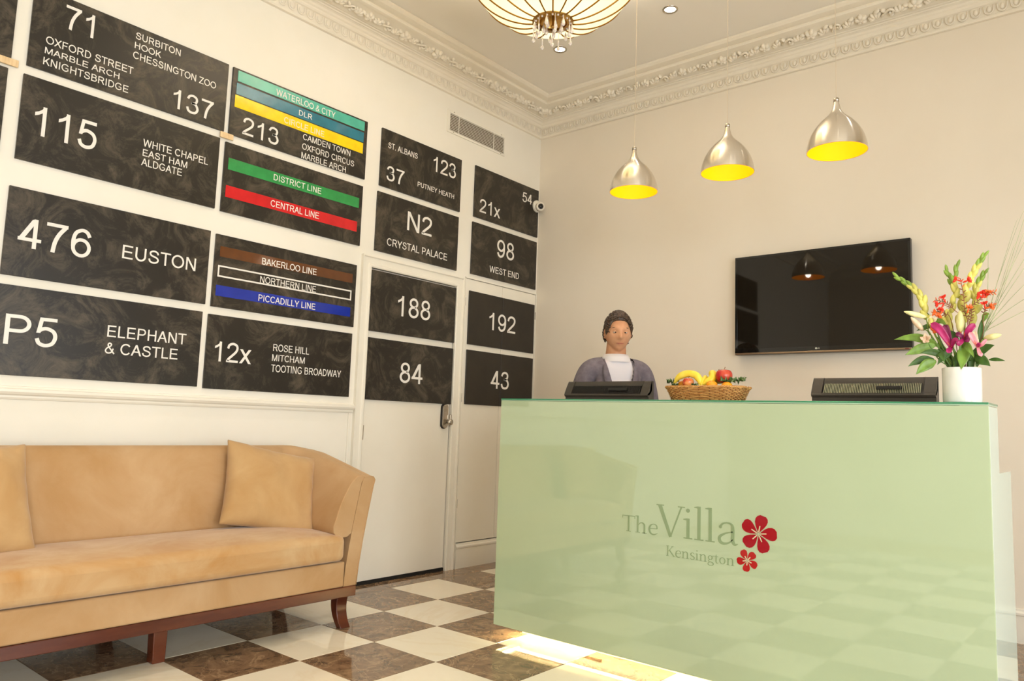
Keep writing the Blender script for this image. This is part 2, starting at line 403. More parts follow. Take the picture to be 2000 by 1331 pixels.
def arcr(cx, cy, rx, ry, a0, a1, w, n=18):
    r = []; A = []
    for k in range(n+1):
        a = R(a0+(a1-a0)*k/n); c, s_ = math.cos(a), math.sin(a)
        A.append((Vector((cx+(rx+w/2)*c, cy+(ry+w/2)*s_, 0)), Vector((cx+(rx-w/2)*c, cy+(ry-w/2)*s_, 0))))
    return [[A[k][0], A[k+1][0], A[k+1][1], A[k][1]] for k in range(n)]
_C = .716
SG = {
 'A': (para(.052, 0, .333, _C, .108)+para(.614, 0, .333, _C, .108)+q4(.15, .52, .215, .295), .667),
 'B': (q4(.075, .17, 0, _C)+q4(.17, .36, .634, _C)+q4(.17, .40, .345, .427)+q4(.17, .38, 0, .084)+arcr(.36, .53, .165, .144, -90, 90, .086)+arcr(.38, .214, .19, .172, -90, 90, .086), .667),
 'C': (arcr(.385, .358, .295, .322, 38, 322, .092, 26), .722),
 'D': (q4(.08, .175, 0, _C)+q4(.175, .32, .632, _C)+q4(.175, .32, 0, .084)+arcr(.32, .358, .295, .316, -90, 90, .088), .722),
 'E': (q4(.08, .175, 0, _C)+q4(.175, .60, .632, _C)+q4(.175, .57, .328, .41)+q4(.175, .62, 0, .084), .667),
 'F': (q4(.08, .175, 0, _C)+q4(.175, .565, .632, _C)+q4(.175, .51, .318, .40), .611),
 'G': (arcr(.395, .358, .305, .322, 36, 312, .092, 26)+q4(.40, .69, .29, .372)+q4(.60, .69, .10, .372), .778),
 'H': (q4(.08, .175, 0, _C)+q4(.545, .64, 0, _C)+q4(.175, .545, .335, .418), .722),
 'I': (q4(.093, .188, 0, _C), .278),
 'K': (q4(.075, .17, 0, _C)+para(.175, .255, .565, _C, .13)+para(.592, 0, .30, .415, .125), .667),
 'L': (q4(.075, .17, 0, _C)+q4(.17, .52, 0, .084), .556),
 'M': (q4(.075, .165, 0, _C)+q4(.668, .758, 0, _C)+para(.416, 0, .14, _C, .10)+para(.416, 0, .693, _C, .10), .833),
 'N': (q4(.075, .165, 0, _C)+q4(.55, .64, 0, _C)+para(.585, 0, .13, _C, .115), .722),
 'O': (arcr(.389, .358, .305, .322, 0, 360, .092, 32), .778),
 'P': (q4(.08, .175, 0, _C)+q4(.175, .38, .632, _C)+q4(.175, .38, .288, .372)+arcr(.38, .502, .185, .171, -90, 90, .086), .667),
 'R': (q4(.08, .175, 0, _C)+q4(.175, .42, .632, _C)+q4(.175, .42, .318, .398)+arcr(.42, .516, .175, .158, -90, 90, .084)+para(.632, 0, .43, .325, .118), .722),
 'S': (rib([(.565, .505), (.50, .625), (.34, .675), (.18, .625), (.135, .525), (.20, .43), (.34, .38), (.50, .32), (.568, .205), (.50, .09), (.335, .041), (.15, .095), (.088, .235)], .088), .667),
 'T': (q4(.02, .59, .632, _C)+q4(.258, .353, 0, .632), .611),
 'U': (q4(.078, .172, .27, _C)+q4(.548, .642, .27, _C)+arcr(.36, .27, .235, .232, 180, 360, .094), .722),
 'V': (para(.333, 0, .055, _C, .11)+para(.333, 0, .611, _C, .11), .667),
 'W': (para(.245, 0, .065, _C, .10)+para(.245, 0, .472, _C, .10)+para(.70, 0, .472, _C, .10)+para(.70, 0, .88, _C, .10), .944),
 'X': (para(.06, 0, .60, _C, .125)+para(.607, 0, .07, _C, .125), .667),
 'Y': (q4(.286, .381, 0, .31)+para(.333, .27, .062, _C, .118)+para(.333, .27, .605, _C, .118), .667),
 'Z': (q4(.05, .575, .632, _C)+q4(.03, .585, 0, .084)+para(.09, .05, .515, .665, .12), .611),
 '&': (rib([(.62, .0), (.47, .18), (.25, .46), (.215, .59), (.30, .675), (.405, .61), (.37, .49), (.17, .36), (.08, .20), (.14, .075), (.28, .04), (.44, .11), (.54, .34)], .08), .667),
 'x': (para(.06, 0, .43, .519, .115)+para(.44, 0, .07, .519, .115), .50),
 '.': (q4(.09, .19, 0, .10), .278),
 '0': (arcr(.278, .358, .19, .322, 0, 360, .09, 28), .556),
 '1': ([[Vector(p+(0,)) for p in ((.285, 0), (.373, 0), (.373, _C), (.285, _C))], [Vector(p+(0,)) for p in ((.11, .46), (.20, .50), (.285, .56), (.373, _C), (.316, _C), (.26, .635), (.19, .58), (.11, .545))]], .556),
 '2': (rib([(.08, .495), (.125, .62), (.27, .678), (.42, .625), (.455, .51), (.40, .385), (.25, .24), (.12, .12), (.085, .05)], .086)+q4(.03, .505, 0, .084), .556),
 '3': (rib([(.085, .525), (.145, .635), (.265, .678), (.385, .635), (.42, .54), (.37, .43), (.23, .39)], .084)+rib([(.22, .395), (.38, .37), (.465, .22), (.40, .075), (.255, .038), (.13, .085), (.078, .21)], .086), .556),
 '4': (q4(.325, .413, 0, _C)+q4(.018, .51, .165, .246)+para(.072, .19, .352, .70, .115), .556),
 '5': (q4(.135, .48, .632, _C)+para(.10, .335, .158, _C, .086)+rib([(.095, .365), (.17, .43), (.28, .452), (.42, .385), (.465, .245), (.405, .09), (.26, .038), (.13, .085), (.078, .20)], .086), .556),
 '6': (arcr(.283, .237, .185, .20, 0, 360, .084, 26)+rib([(.462, .53), (.40, .64), (.285, .68), (.15, .60), (.096, .43), (.096, .24)], .086), .556),
 '7': (q4(.045, .515, .632, _C)+rib([(.465, .66), (.33, .46), (.25, .25), (.215, 0)], .092), .556),
 '8': (arcr(.278, .532, .158, .145, 0, 360, .082, 24)+arcr(.278, .21, .188, .17, 0, 360, .084, 26), .556)}
SG['9'] = ([[Vector((.556-p.x, _C-p.y, 0)) for p in q] for q in SG['6'][0]], .556)
def polys_obj(name, polys, mw, m, parent, th=.0009):
    b = MB()
    for k_, p in enumerate(polys):
        th += .00002*(k_ < 20)
        n = len(p); ar = sum(p[i].x*p[(i+1) % n].y-p[(i+1) % n].x*p[i].y for i in range(n))
        if ar < 0: p = p[::-1]
        b.add([mw @ Vector((a.x, a.y, th)) for a in p]+[mw @ Vector((a.x, a.y, 0)) for a in p], [tuple(range(n))]+[(i, n+i, n+(i+1) % n, (i+1) % n) for i in range(n)])
    return b.build(name, m, parent)
def lettering(t, u0, u1, v0, v1, mw, off, m, parent, inv=None):
    """every character is a thin raised part of its own"""
    items = []; x = 0
    for ch in t:
        if ch == ' ': x += .278; continue
        pol, a = SG[ch]; items.append((ch, [[(p.x+x, p.y) for p in q] for q in pol])); x += a
    X = [p[0] for i in items for q in i[1] for p in q]; Y = [p[1] for i in items for q in i[1] for p in q]; ax, bx_, ay, by = min(X), max(X), min(Y), max(Y)
    mo = mw @ Matrix.Translation((0, 0, off))
    for ch, pol in items:
        P = [[Vector(((p[0]-ax)/(bx_-ax)*(u1-u0)+u0, (p[1]-ay)/(by-ay)*(v1-v0)+v0, 0)) for p in q] for q in pol]
        o = polys_obj('numeral' if ch.isdigit() else 'letter', P, mo, m, parent)
        if inv is not None: o.matrix_parent_inverse = inv
BT = .012
def board(y0, y1, z0, z1, label, split=None, m=None, group='black bus and tube destination boards on the left wall'):
    e = empty('sign_board', (0, (y0+y1)/2, z0)); tag(e, label, 'sign', group)
    inv = Matrix.Translation((0, -(y0+y1)/2, -z0))
    pan = []
    x0 = .0018 if split is not None else .0
    if y0 > -1.73 and y1 < -.93: x0 = -.0028
    for a, b_ in ([(y0, y1)] if split is None else [(y0, split-.0012), (split+.0012, y1)]):
        q = MB().box(x0, BT, a, b_, z0, z1); o = q.build('board_panel', m or M_['board'], e, bevel=.0012, seg=1); o.matrix_parent_inverse = inv; pan.append(o)
    return e, inv
def put(o, inv): o.matrix_parent_inverse = inv; return o
def txt(bd, name, t, u0, u1, v0, v1, m='letter', off=.0002):
    e, inv = bd; lettering(t, u0, u1, v0, v1, ML, BT+off, M_[m], e, inv)
def bar(bd, name, u0, u1, v0, v1, m):
    e, inv = bd; put(MB().box(BT-.0005, BT+.0012, u0, u1, v0, v1).build(name, M_[m], e), inv)
bd = board(-3.7360, -2.7989, 2.1160, 2.5064, 'black board lettered 115, White Chapel, East Ham and Aldgate')
txt(bd, 'number', '115', -3.6770, -3.4130, 2.2430, 2.3800)
txt(bd, 'lettering', 'WHITE CHAPEL', -3.1980, -2.8580, 2.3370, 2.3750)
txt(bd, 'lettering', 'EAST HAM', -3.1960, -2.9680, 2.2880, 2.3230)
txt(bd, 'lettering', 'ALDGATE', -3.1990, -2.9920, 2.2390, 2.2770)
bd = board(-3.7293, -2.7811, 2.5482, 2.9286, 'black board lettered 71, Oxford Street, Surbiton and 137')
txt(bd, 'number', '71', -3.5960, -3.4710, 2.7810, 2.8950)
txt(bd, 'lettering', 'OXFORD STREET', -3.6650, -3.2760, 2.6770, 2.7140)
txt(bd, 'lettering', 'MARBLE ARCH', -3.6650, -3.3380, 2.6300, 2.6600)
txt(bd, 'lettering', 'KNIGHTSBRIDGE', -3.6670, -3.2910, 2.5760, 2.6120)
txt(bd, 'lettering', 'SURBITON', -3.2790, -3.0510, 2.8640, 2.9000)
txt(bd, 'lettering', 'HOOK', -3.2800, -3.1490, 2.8150, 2.8480)
txt(bd, 'lettering', 'CHESSINGTON ZOO', -3.2840, -2.8470, 2.7620, 2.7990)
txt(bd, 'number', '137', -3.0690, -2.8510, 2.5830, 2.6860)
bd = board(-3.7436, -2.8096, 1.5966, 1.9907, 'long black board lettered 476 Euston')
txt(bd, 'number', '476', -3.6940, -3.3920, 1.7270, 1.8630)
txt(bd, 'lettering', 'EUSTON', -3.2490, -2.8790, 1.7590, 1.8270)
bd = board(-3.7520, -2.8195, 1.1626, 1.5554, 'long black board lettered P5 Elephant and Castle')
txt(bd, 'number', 'P5', -3.7060, -3.4970, 1.2960, 1.4280)
txt(bd, 'lettering', 'ELEPHANT', -3.2840, -2.8980, 1.3730, 1.4280)
txt(bd, 'lettering', '& CASTLE', -3.2880, -2.9360, 1.2910, 1.3470)
bd = board(-2.7541, -1.8137, 2.5452, 2.9269, 'black board with teal, blue and yellow bars above the number 213')
bar(bd, 'colour_bar', -2.7250, -1.8400, 2.8560, 2.9170, 'teal')
bar(bd, 'colour_bar', -2.7290, -1.8420, 2.7810, 2.8450, 'dlr')
bar(bd, 'colour_bar', -2.7330, -1.8440, 2.7060, 2.7750, 'yellow')
txt(bd, 'lettering', 'WATERLOO & CITY', -2.4850, -2.0700, 2.8620, 2.9010, off=.0014)
txt(bd, 'lettering', 'DLR', -2.3270, -2.2340, 2.7970, 2.8290, off=.0014)
txt(bd, 'lettering', 'CIRCLE LINE', -2.4220, -2.1420, 2.7190, 2.7550, 'letter2', off=.0014)
txt(bd, 'number', '213', -2.6760, -2.4490, 2.5690, 2.6700)
txt(bd, 'lettering', 'CAMDEN TOWN', -2.2880, -1.9390, 2.6600, 2.6970)
txt(bd, 'lettering', 'OXFORD CIRCUS', -2.2900, -1.9060, 2.6010, 2.6390)
txt(bd, 'lettering', 'MARBLE ARCH', -2.2910, -1.9660, 2.5460, 2.5840)
bd = board(-2.7662, -1.8228, 2.1105, 2.4973, 'black board with a green District Line bar and a red Central Line bar')
bar(bd, 'colour_bar', -2.7430, -1.8500, 2.3480, 2.4130, 'green')
bar(bd, 'colour_bar', -2.7470, -1.8560, 2.1940, 2.2590, 'red')
txt(bd, 'lettering', 'DISTRICT LINE', -2.4630, -2.1370, 2.3640, 2.4000, off=.0014)
txt(bd, 'lettering', 'CENTRAL LINE', -2.4710, -2.1430, 2.2090, 2.2470, off=.0014)
bd = board(-2.7779, -1.8355, 1.5912, 1.9835, 'black board with brown, white outlined and blue tube line bars')
bar(bd, 'colour_bar', -2.7510, -1.8650, 1.8640, 1.9210, 'brown')
bar(bd, 'colour_bar', -2.7590, -1.8690, 1.6510, 1.7090, 'blue')
bar(bd, 'outline_strip', -2.7560, -1.8680, 1.8085, 1.8170, 'letter')
bar(bd, 'outline_strip', -2.7560, -1.8680, 1.7540, 1.7625, 'letter')
bar(bd, 'outline_strip', -2.7560, -2.7475, 1.7625, 1.8085, 'letter')
bar(bd, 'outline_strip', -1.8765, -1.8680, 1.7625, 1.8085, 'letter')
txt(bd, 'lettering', 'BAKERLOO LINE', -2.4990, -2.1340, 1.8670, 1.9050, off=.0014)
txt(bd, 'lettering', 'NORTHERN LINE', -2.5030, -2.1310, 1.7630, 1.8010, off=.0014)
txt(bd, 'lettering', 'PICCADILLY LINE', -2.5050, -2.1280, 1.6590, 1.6960, off=.0014)
bd = board(-2.7866, -1.8410, 1.1562, 1.5492, 'smudged black board lettered 12x, Rose Hill, Mitcham and Tooting Broadway')
txt(bd, 'number', '12x', -2.7380, -2.5230, 1.3030, 1.4100)
txt(bd, 'lettering', 'ROSE HILL', -2.3900, -2.1510, 1.3890, 1.4300)
txt(bd, 'lettering', 'MITCHAM', -2.3930, -2.1770, 1.3330, 1.3710)
txt(bd, 'lettering', 'TOOTING BROADWAY', -2.3950, -1.9110, 1.2710, 1.3130)
bd = board(-1.6912, -0.9376, 2.5419, 2.9318, 'black board lettered 123, 37, St. Albans and Putney Heath')
txt(bd, 'lettering', 'ST. ALBANS', -1.6370, -1.3740, 2.8100, 2.8490)
txt(bd, 'number', '123', -1.2220, -0.9970, 2.7700, 2.8790)
txt(bd, 'number', '37', -1.6390, -1.4850, 2.5910, 2.6910)
txt(bd, 'lettering', 'PUTNEY HEATH', -1.3610, -1.0050, 2.6210, 2.6550)
bd = board(-1.7007, -0.9442, 2.1074, 2.5013, 'black board lettered N2 Crystal Palace')
txt(bd, 'number', 'N2', -1.4370, -1.2100, 2.2990, 2.4290)
txt(bd, 'lettering', 'CRYSTAL PALACE', -1.6050, -1.0480, 2.1600, 2.2100)
bd = board(-0.7875, -0.0221, 2.5460, 2.9386, 'black board lettered 21x and 54 beside the security camera')
txt(bd, 'number', '54', -0.2310, -0.1090, 2.7990, 2.8790)
txt(bd, 'number', '21x', -0.7290, -0.4950, 2.5950, 2.6990)
bd = board(-0.7953, -0.0254, 2.1122, 2.5056, 'black board lettered 98 West End')
txt(bd, 'number', '98', -0.5150, -0.3130, 2.2920, 2.4320)
txt(bd, 'lettering', 'WEST END', -0.5920, -0.2430, 2.1610, 2.2100)
bd = board(-1.7098, -0.9398, 1.5847, 1.9799, 'smudged black board lettered 188, top of the white door')
txt(bd, 'number', '188', -1.4830, -1.1870, 1.7100, 1.8460)
bd = board(-1.7159, -0.9441, 1.1473, 1.5424, 'smudged black board lettered 84, above the door lock')
txt(bd, 'number', '84', -1.4360, -1.2320, 1.2700, 1.4060)
bd = board(-0.7992, -0.0298, 1.5910, 1.9864, 'upper of the two split black boards on the cupboard, lettered 192', split=-.42, m=M_['board2'])
txt(bd, 'number', '192', -0.5730, -0.2660, 1.7220, 1.8560)
bd = board(-0.8018, -0.0295, 1.1545, 1.5509, 'lower of the two split black boards on the cupboard, lettered 43', split=-.42, m=M_['board2'])
txt(bd, 'number', '43', -0.5320, -0.3220, 1.2840, 1.4190)
board(-4.68, -3.790, 2.5502, 2.9286, 'partly seen black board at the top left edge of the picture, the upper one')
board(-4.70, -3.797, 2.1160, 2.5064, 'partly seen black board at the left edge of the picture, the lower one')

# wooden spacers between boards, seen at two crossings
for yy, zz, lab in ((-2.766, 2.527, 'small pale wooden strip bridging the boards beside the number 137'), (-3.80, 2.535, 'small pale wooden strip at the left edge of the picture beside board 71')):
    o = MB().box(.0125, .020, yy-.038, yy+.038, zz-.016, zz+.016).build('wooden_spacer', noise_col(mat('pale_wood', rgb(225, 190, 140), .6), rgb(220, 186, 138), rgb(236, 206, 160), 12, stretch=(1, 6, 1))[0], bevel=.002)
    tag(o, lab, 'spacer')

# air vent -----------------------------------------------------------------
vy0, vy1, vz0, vz1 = -1.098, -.462, 3.102, 3.273
ve = empty('air_vent', (0, (vy0+vy1)/2, vz0)); tag(ve, 'white slatted air vent grille high on the left wall below the cornice', 'vent')
inv = Matrix.Translation((0, -(vy0+vy1)/2, -vz0))
iy0, iy1, iz0, iz1 = vy0+.024, vy1-.012, vz0+.016, vz1-.026
b = MB().box(0, .010, vy0, vy1, iz1, vz1).box(0, .010, vy0, vy1, vz0, iz0).box(0, .010, vy0, iy0, iz0, iz1).box(0, .010, iy1, vy1, iz0, iz1)
put(b.build('vent_frame', M_['gloss'], ve, bevel=.002), inv)
put(MB().box(.0002, .001, iy0, iy1, iz0, iz1).build('vent_back', mat('vent_shadow', rgb(120, 102, 76), .8), ve), inv)
ns = 11
for k in range(ns):
    z = iz0+(k+.5)*(iz1-iz0)/ns
    Mx = Matrix.Translation((.006, 0, z)) @ Matrix.Rotation(R(32), 4, 'Y')
    put(MB().box(-.0045, .0045, iy0, iy1, -.0017, .0017, Mx).build('slat', M_['gloss'], ve), inv)
for yy in (-.983, -.598): put(MB().box(.0085, .0105, yy-.003, yy+.003, iz0, iz1).build('crossbar', M_['gloss'], ve), inv)
for yy in (vy0+.06, vy1-.05):
    for zz in (vz0+.008, vz1-.012): put(MB().lathe([(.004, 0), (.003, .002)], 8, Matrix.Translation((.010, yy, zz)) @ Matrix.Rotation(R(90), 4, 'Y')).build('screw', M_['steel'], ve), inv)

# security camera --------------------------------------------------------
cc = empty('security_camera', (0.012, -.050, 2.80)); tag(cc, 'small round white security camera with dark lens near the wall corner', 'camera')
Mx = Matrix.Rotation(R(90), 4, 'Y')
MB().lathe([(.050, 0), (.050, .012), (.044, .020), (.030, .024)], 28, Mx).build('mounting_base', M_['gloss'], cc, smooth=False, bevel=.001)
dirv = Vector((.78, -.60, -.12)).normalized(); q = dirv.to_track_quat('Z', 'Y').to_matrix().to_4x4(); Mh = Matrix.Translation((.048, -.012, -.012)) @ q
MB().lathe([(.018, -.030), (.032, -.022), (.038, -.006), (.038, .014), (.034, .022), (.028, .024)], 28, Mh).build('camera_head', mat('camera_white', rgb(232, 222, 204), .35), cc, smooth=True)
MB().lathe([(.022, .022), (.022, .028), (.017, .030)], 24, Mh).build('lens_ring', M_['grey'], cc, smooth=True)
MB().lathe([(.015, .030), (.011, .034), (.004, .036)], 20, Mh).build('lens', M_['blackg'], cc, smooth=True)

# ------------------------------------------------------------------ recessed downlights
def downlight(x, y, lab, power=30):
    e = empty('downlight', (x, y, ZC)); tag(e, lab, 'ceiling light', 'recessed halogen downlights')
    MB().lathe([(.034, -.001), (.036, -.006), (.046, -.006), (.048, -.001)], 28, cap0=False, cap1=False).build('trim_ring', M_['steel'], e, smooth=True)
    MB().lathe([(.033, -.002), (.001, -.0025)], 24, cap0=False).build('lamp_lens', EMD, e)
    l = bpy.data.lights.new('downlight_spot', 'SPOT'); l.energy = power; l.color = (1, .935, .85); l.spot_size = R(74); l.spot_blend = 1; l.shadow_soft_size = .03
    o = bpy.data.objects.new('downlight_spot', l); COL.objects.link(o); o.parent = e; o.location = (0, 0, -.01)
EMD = emat('halogen', (1, .90, .72, 1), 14)
downlight(1.633, -.822, 'larger recessed round downlight in the ceiling right of the chandelier')
downlight(.789, -.817, 'recessed round downlight in the ceiling just below the chandelier crystals')
for x, y, n in ((.8, -2.6, 'left of the chandelier'), (.8, -4.4, 'over the sofa'), (3.3, -.85, 'over the desk end'), (3.3, -2.6, 'in front of the desk'), (3.3, -4.4, 'above the camera'), (2.0, -4.4, 'behind the camera side')):  # unseen downlights added to light the room
    downlight(x, y, 'added recessed round downlight in the ceiling %s, unseen outside the picture' % n, 38)

# ------------------------------------------------------------------ chandelier
ch = empty('chandelier', (1.623, -1.985, 3.0)); tag(ch, 'large domed bead-mesh chandelier with hanging crystal drops', 'chandelier')
RR, HH, NN, r0 = .42, .25, 1.7, .098
def sp(t): return (r0+(RR-r0)*math.sin(t)**(2/NN), HH*(1-max(0, math.cos(t))**(2/NN)))
pr = [sp(.001+k*(math.pi/2-.001)/22) for k in range(23)]
up_ = [(RR-.012, .28), (RR-.04, .31), (RR-.075, .33)]
ms = bpy.data.materials.new('bead_mesh'); ms.use_nodes = True; nt = ms.node_tree; N = nt.nodes; L = nt.links; N.clear()
out = N.new('ShaderNodeOutputMaterial'); tr = N.new('ShaderNodeBsdfTranslucent'); tr.inputs[0].default_value = (.034, .026, .012, 1)
df = N.new('ShaderNodeBsdfPrincipled'); df.inputs['Base Color'].default_value = (.75, .66, .42, 1); df.inputs['Roughness'].default_value = .3
em = N.new('ShaderNodeEmission'); tc = N.new('ShaderNodeTexCoord')
# fine strings of beads: rings crossed by radial threads
sx = N.new('ShaderNodeSeparateXYZ'); L.new(tc.outputs['Object'], sx.inputs[0])
at = N.new('ShaderNodeMath'); at.operation = 'ARCTAN2'; L.new(sx.outputs[1], at.inputs[0]); L.new(sx.outputs[0], at.inputs[1])
ln = N.new('ShaderNodeVectorMath'); ln.operation = 'LENGTH'; L.new(tc.outputs['Object'], ln.inputs[0])
def fac(src, k):
    a = N.new('ShaderNodeMath'); a.operation = 'MULTIPLY'; a.inputs[1].default_value = k; L.new(src, a.inputs[0])
    b2 = N.new('ShaderNodeMath'); b2.operation = 'SINE'; L.new(a.outputs[0], b2.inputs[0]); return b2.outputs[0]
mu = N.new('ShaderNodeMath'); mu.operation = 'MULTIPLY'; L.new(fac(at.outputs[0], 180), mu.inputs[0]); L.new(fac(ln.outputs['Value'], 620), mu.inputs[1])
mr = N.new('ShaderNodeMapRange'); mr.inputs['From Min'].default_value = -.7; mr.inputs['From Max'].default_value = .5; mr.inputs['To Min'].default_value = .55; mr.inputs['To Max'].default_value = 1.0; L.new(mu.outputs[0], mr.inputs[0])
em.inputs[0].default_value = (1, .88, .52, 1); L.new(mr.outputs[0], em.inputs[1])
m1 = N.new('ShaderNodeMixShader'); m1.inputs[0].default_value = .3; L.new(tr.outputs[0], m1.inputs[1]); L.new(df.outputs[0], m1.inputs[2])
ad = N.new('ShaderNodeAddShader'); L.new(m1.outputs[0], ad.inputs[0]); L.new(em.outputs[0], ad.inputs[1]); L.new(ad.outputs[0], out.inputs[0])
MB().lathe(pr+up_, 64, cap0=False, cap1=False).build('shade', ms, ch, smooth=True)
M_['wire'] = mat('gilt_wire', rgb(150, 104, 30), .35, .7)
M_['brass'] = noise_col(mat('antique_brass', rgb(190, 146, 72), .28, .9), rgb(170, 126, 56), rgb(214, 172, 96), 20)[0]
nr = 18
for k in range(nr):
    a = 2*math.pi*k/nr+.12
    MB().tube([((r+.002)*math.cos(a), (r+.002)*math.sin(a), z-.002) for r, z in pr+up_], .0040, 6).build('rib', M_['wire'], ch, smooth=True)
b = MB(); b.lathe([(.070, -.006), (.100, -.004), (.103, .004), (.098, .012), (.072, .010), (.070, -.006)], 48, cap0=False, cap1=False).build('lower_ring', M_['brass'], ch, smooth=True)
MB().lathe([(.072, .004), (.060, .030), (.030, .048), (.008, .050)], 32, cap0=False).build('inner_cup', M_['brass'], ch, smooth=True)
MB().lathe([(.002, -.034), (.008, -.030), (.010, -.022), (.005, -.014), (.005, .05)], 16).build('finial', M_['brass'], ch, smooth=True)
MB().lathe([(.42, .245), (.425, .25), (.42, .255)], 64, cap0=False, cap1=False).build('rim_ring', M_['brass'], ch, smooth=True)
MB().lathe([(.12, .41), (.125, .43), (.06, .47), (.02, .49), (.02, .57), (.08, .585), (.085, .60)], 32).build('ceiling_mount', M_['brass'], ch, smooth=True)
for k in range(6):
    a = math.pi*k/3
    MB().tube([((RR-.075)*math.cos(a), (RR-.075)*math.sin(a), .33), (.12*math.cos(a), .12*math.sin(a), .42)], .003, 6).build('top_strut', M_['brass'], ch)
M_['crystal'] = mat('crystal', (1, .93, .88, 1), .04, Transmission_Weight=.45, IOR=1.5)
bead = MB().ell((0, 0, 0), (.0055,)*3, 8, 6).mesh('bead', True); bead.materials.append(M_['crystal'])
drop = MB().tube([(0, 0, .0), (0, 0, -.012)], .0012, 5).lathe([(.001, -.010), (.005, -.022), (.009, -.038), (.0095, -.046), (.006, -.055), (.001, -.058)], 8)
drop_me = drop.mesh('drop'); drop_me.materials.append(M_['crystal'])
long_ = MB().tube([(0, 0, 0), (0, 0, -.040)], .0012, 5).lathe([(.001, -.036), (.004, -.046), (.003, -.075), (.008, -.082), (.009, -.090), (.004, -.097), (.001, -.099)], 8)
long_me = long_.mesh('drop'); long_me.materials.append(M_['crystal'])
def inst(name, me, par, loc):
    o = bpy.data.objects.new(name, me); COL.objects.link(o); o.parent = par; o.location = loc; return o
for k in range(20):
    a = 2*math.pi*k/20; inst('bead', bead, ch, (.086*math.cos(a), .086*math.sin(a), -.008))
for k in range(14):
    a = 2*math.pi*k/14+.1; inst('crystal_drop', drop_me if k % 2 else long_me, ch, (.094*math.cos(a), .094*math.sin(a), -.006))
for k in range(7):
    a = 2*math.pi*k/7+.3; inst('crystal_drop', drop_me, ch, (.045*math.cos(a), .045*math.sin(a), .006 if k % 2 else -.002))
inst('crystal_drop', long_me, ch, (0, 0, -.03))
for k in range(3):
    a = 2*math.pi*k/3
    l = bpy.data.lights.new('chandelier_bulb', 'POINT'); l.energy = 26; l.color = (1, .92, .80); l.shadow_soft_size = .04
    o = bpy.data.objects.new('chandelier_bulb', l); COL.objects.link(o); o.parent = ch; o.location = (.12*math.cos(a), .12*math.sin(a), .15)

# ------------------------------------------------------------------ pendants
pp = [(.1255, 0), (.1252, .008), (.1238, .020), (.1205, .038), (.1150, .058), (.1070, .078), (.0960, .098), (.0830, .117), (.0680, .135), (.0520, .150), (.0380, .163), (.0265, .177), (.0190, .192), (.0145, .208), (.0120, .222), (.0110, .233)]
EMB = emat('bulb_glow', (1, .93, .75, 1), 7)
pcord = mat('clear_cord', rgb(206, 186, 156), .6)
pouter = MB().lathe(pp, 64, cap0=False).mesh('pendant_shade', True)
pinn = MB().lathe([(r-.0016, z+(.0002 if i == 0 else -.0004)) for i, (r, z) in enumerate(pp[:-2])], 64, cap0=False, cap1=False).mesh('pendant_lining', True)
plip = MB().lathe([(.1239, .0002), (.1247, -.0010), (.1256, .0002)], 64, cap0=False, cap1=False).mesh('lip', True)
pbulb = MB().lathe([(.009, .115), (.010, .095), (.014, .080), (.015, .064), (.012, .053), (.006, .047), (.001, .046)], 20).mesh('bulb', True)
psock = MB().lathe([(.012, .10), (.012, .150)], 16).mesh('socket', True)
pcap = MB().lathe([(.012, .228), (.012, .243), (.006, .248), (.002, .250)], 20).mesh('cap', True)
for me, m in ((pouter, 'alu'), (pinn, 'enamel'), (plip, 'alu'), (psock, 'steel'), (pcap, 'steel')): me.materials.append(M_[m])
pbulb.materials.append(EMB)
for x, z, lab in ((1.751, 2.266, 'leftmost and farthest of the three brushed metal dome pendants with yellow lining'), (2.273, 2.272, 'middle of the three brushed metal dome pendants with yellow lining'), (2.783, 2.272, 'rightmost and largest looking brushed metal dome pendant with yellow lining')):
    e = empty('pendant_lamp', (x, -1.41, z)); tag(e, lab, 'pendant lamp', 'three metal pendants over the desk')
    for nm, me in (('lamp_shade', pouter), ('shade_lining', pinn), ('rim', plip), ('bulb', pbulb), ('socket', psock), ('cap', pcap)): inst(nm, me, e, (0, 0, 0))
    MB().tube([(0, 0, .248), (0, 0, ZC-z-.02)], .0010, 6).build('cord', pcord, e)
    MB().lathe([(.03, ZC-z-.024), (.03, ZC-z-.001)], 20).build('ceiling_cup', M_['steel'], e)
    l = bpy.data.lights.new('pendant_bulb', 'POINT'); l.energy = .75; l.color = (1, .88, .68); l.shadow_soft_size = .02
    o = bpy.data.objects.new('pendant_bulb', l); COL.objects.link(o); o.parent = e; o.location = (0, 0, .020)

# ------------------------------------------------------------------ reception desk
DX0, DX1, DY, DZ0, DZ1 = 1.310, 3.392, -1.908, .060, 1.1513
desk = empty('reception_desk', (2.35, -1.70, 0)); tag(desk, 'pale green glass-fronted reception desk glowing along its bottom edge', 'desk')
inv = Matrix.Translation((-2.35, 1.70, 0))
M_['glassf'] = noise_col(mat('green_backpainted_glass', rgb(180, 197, 160), .0, spec=.5, IOR=1.8), rgb(179, 196, 159), rgb(182, 199, 163), 2)[0]
M_['glasss'] = mat('white_backpainted_glass', rgb(206, 222, 208), .0, IOR=1.9)
M_['glasse'] = mat('glass_edge', rgb(60, 140, 100), .05, spec=.7)
M_['glasst'] = mat('glass_top', rgb(170, 205, 175), .03, spec=.6)
def dput(o): o.matrix_parent_inverse = inv; return o
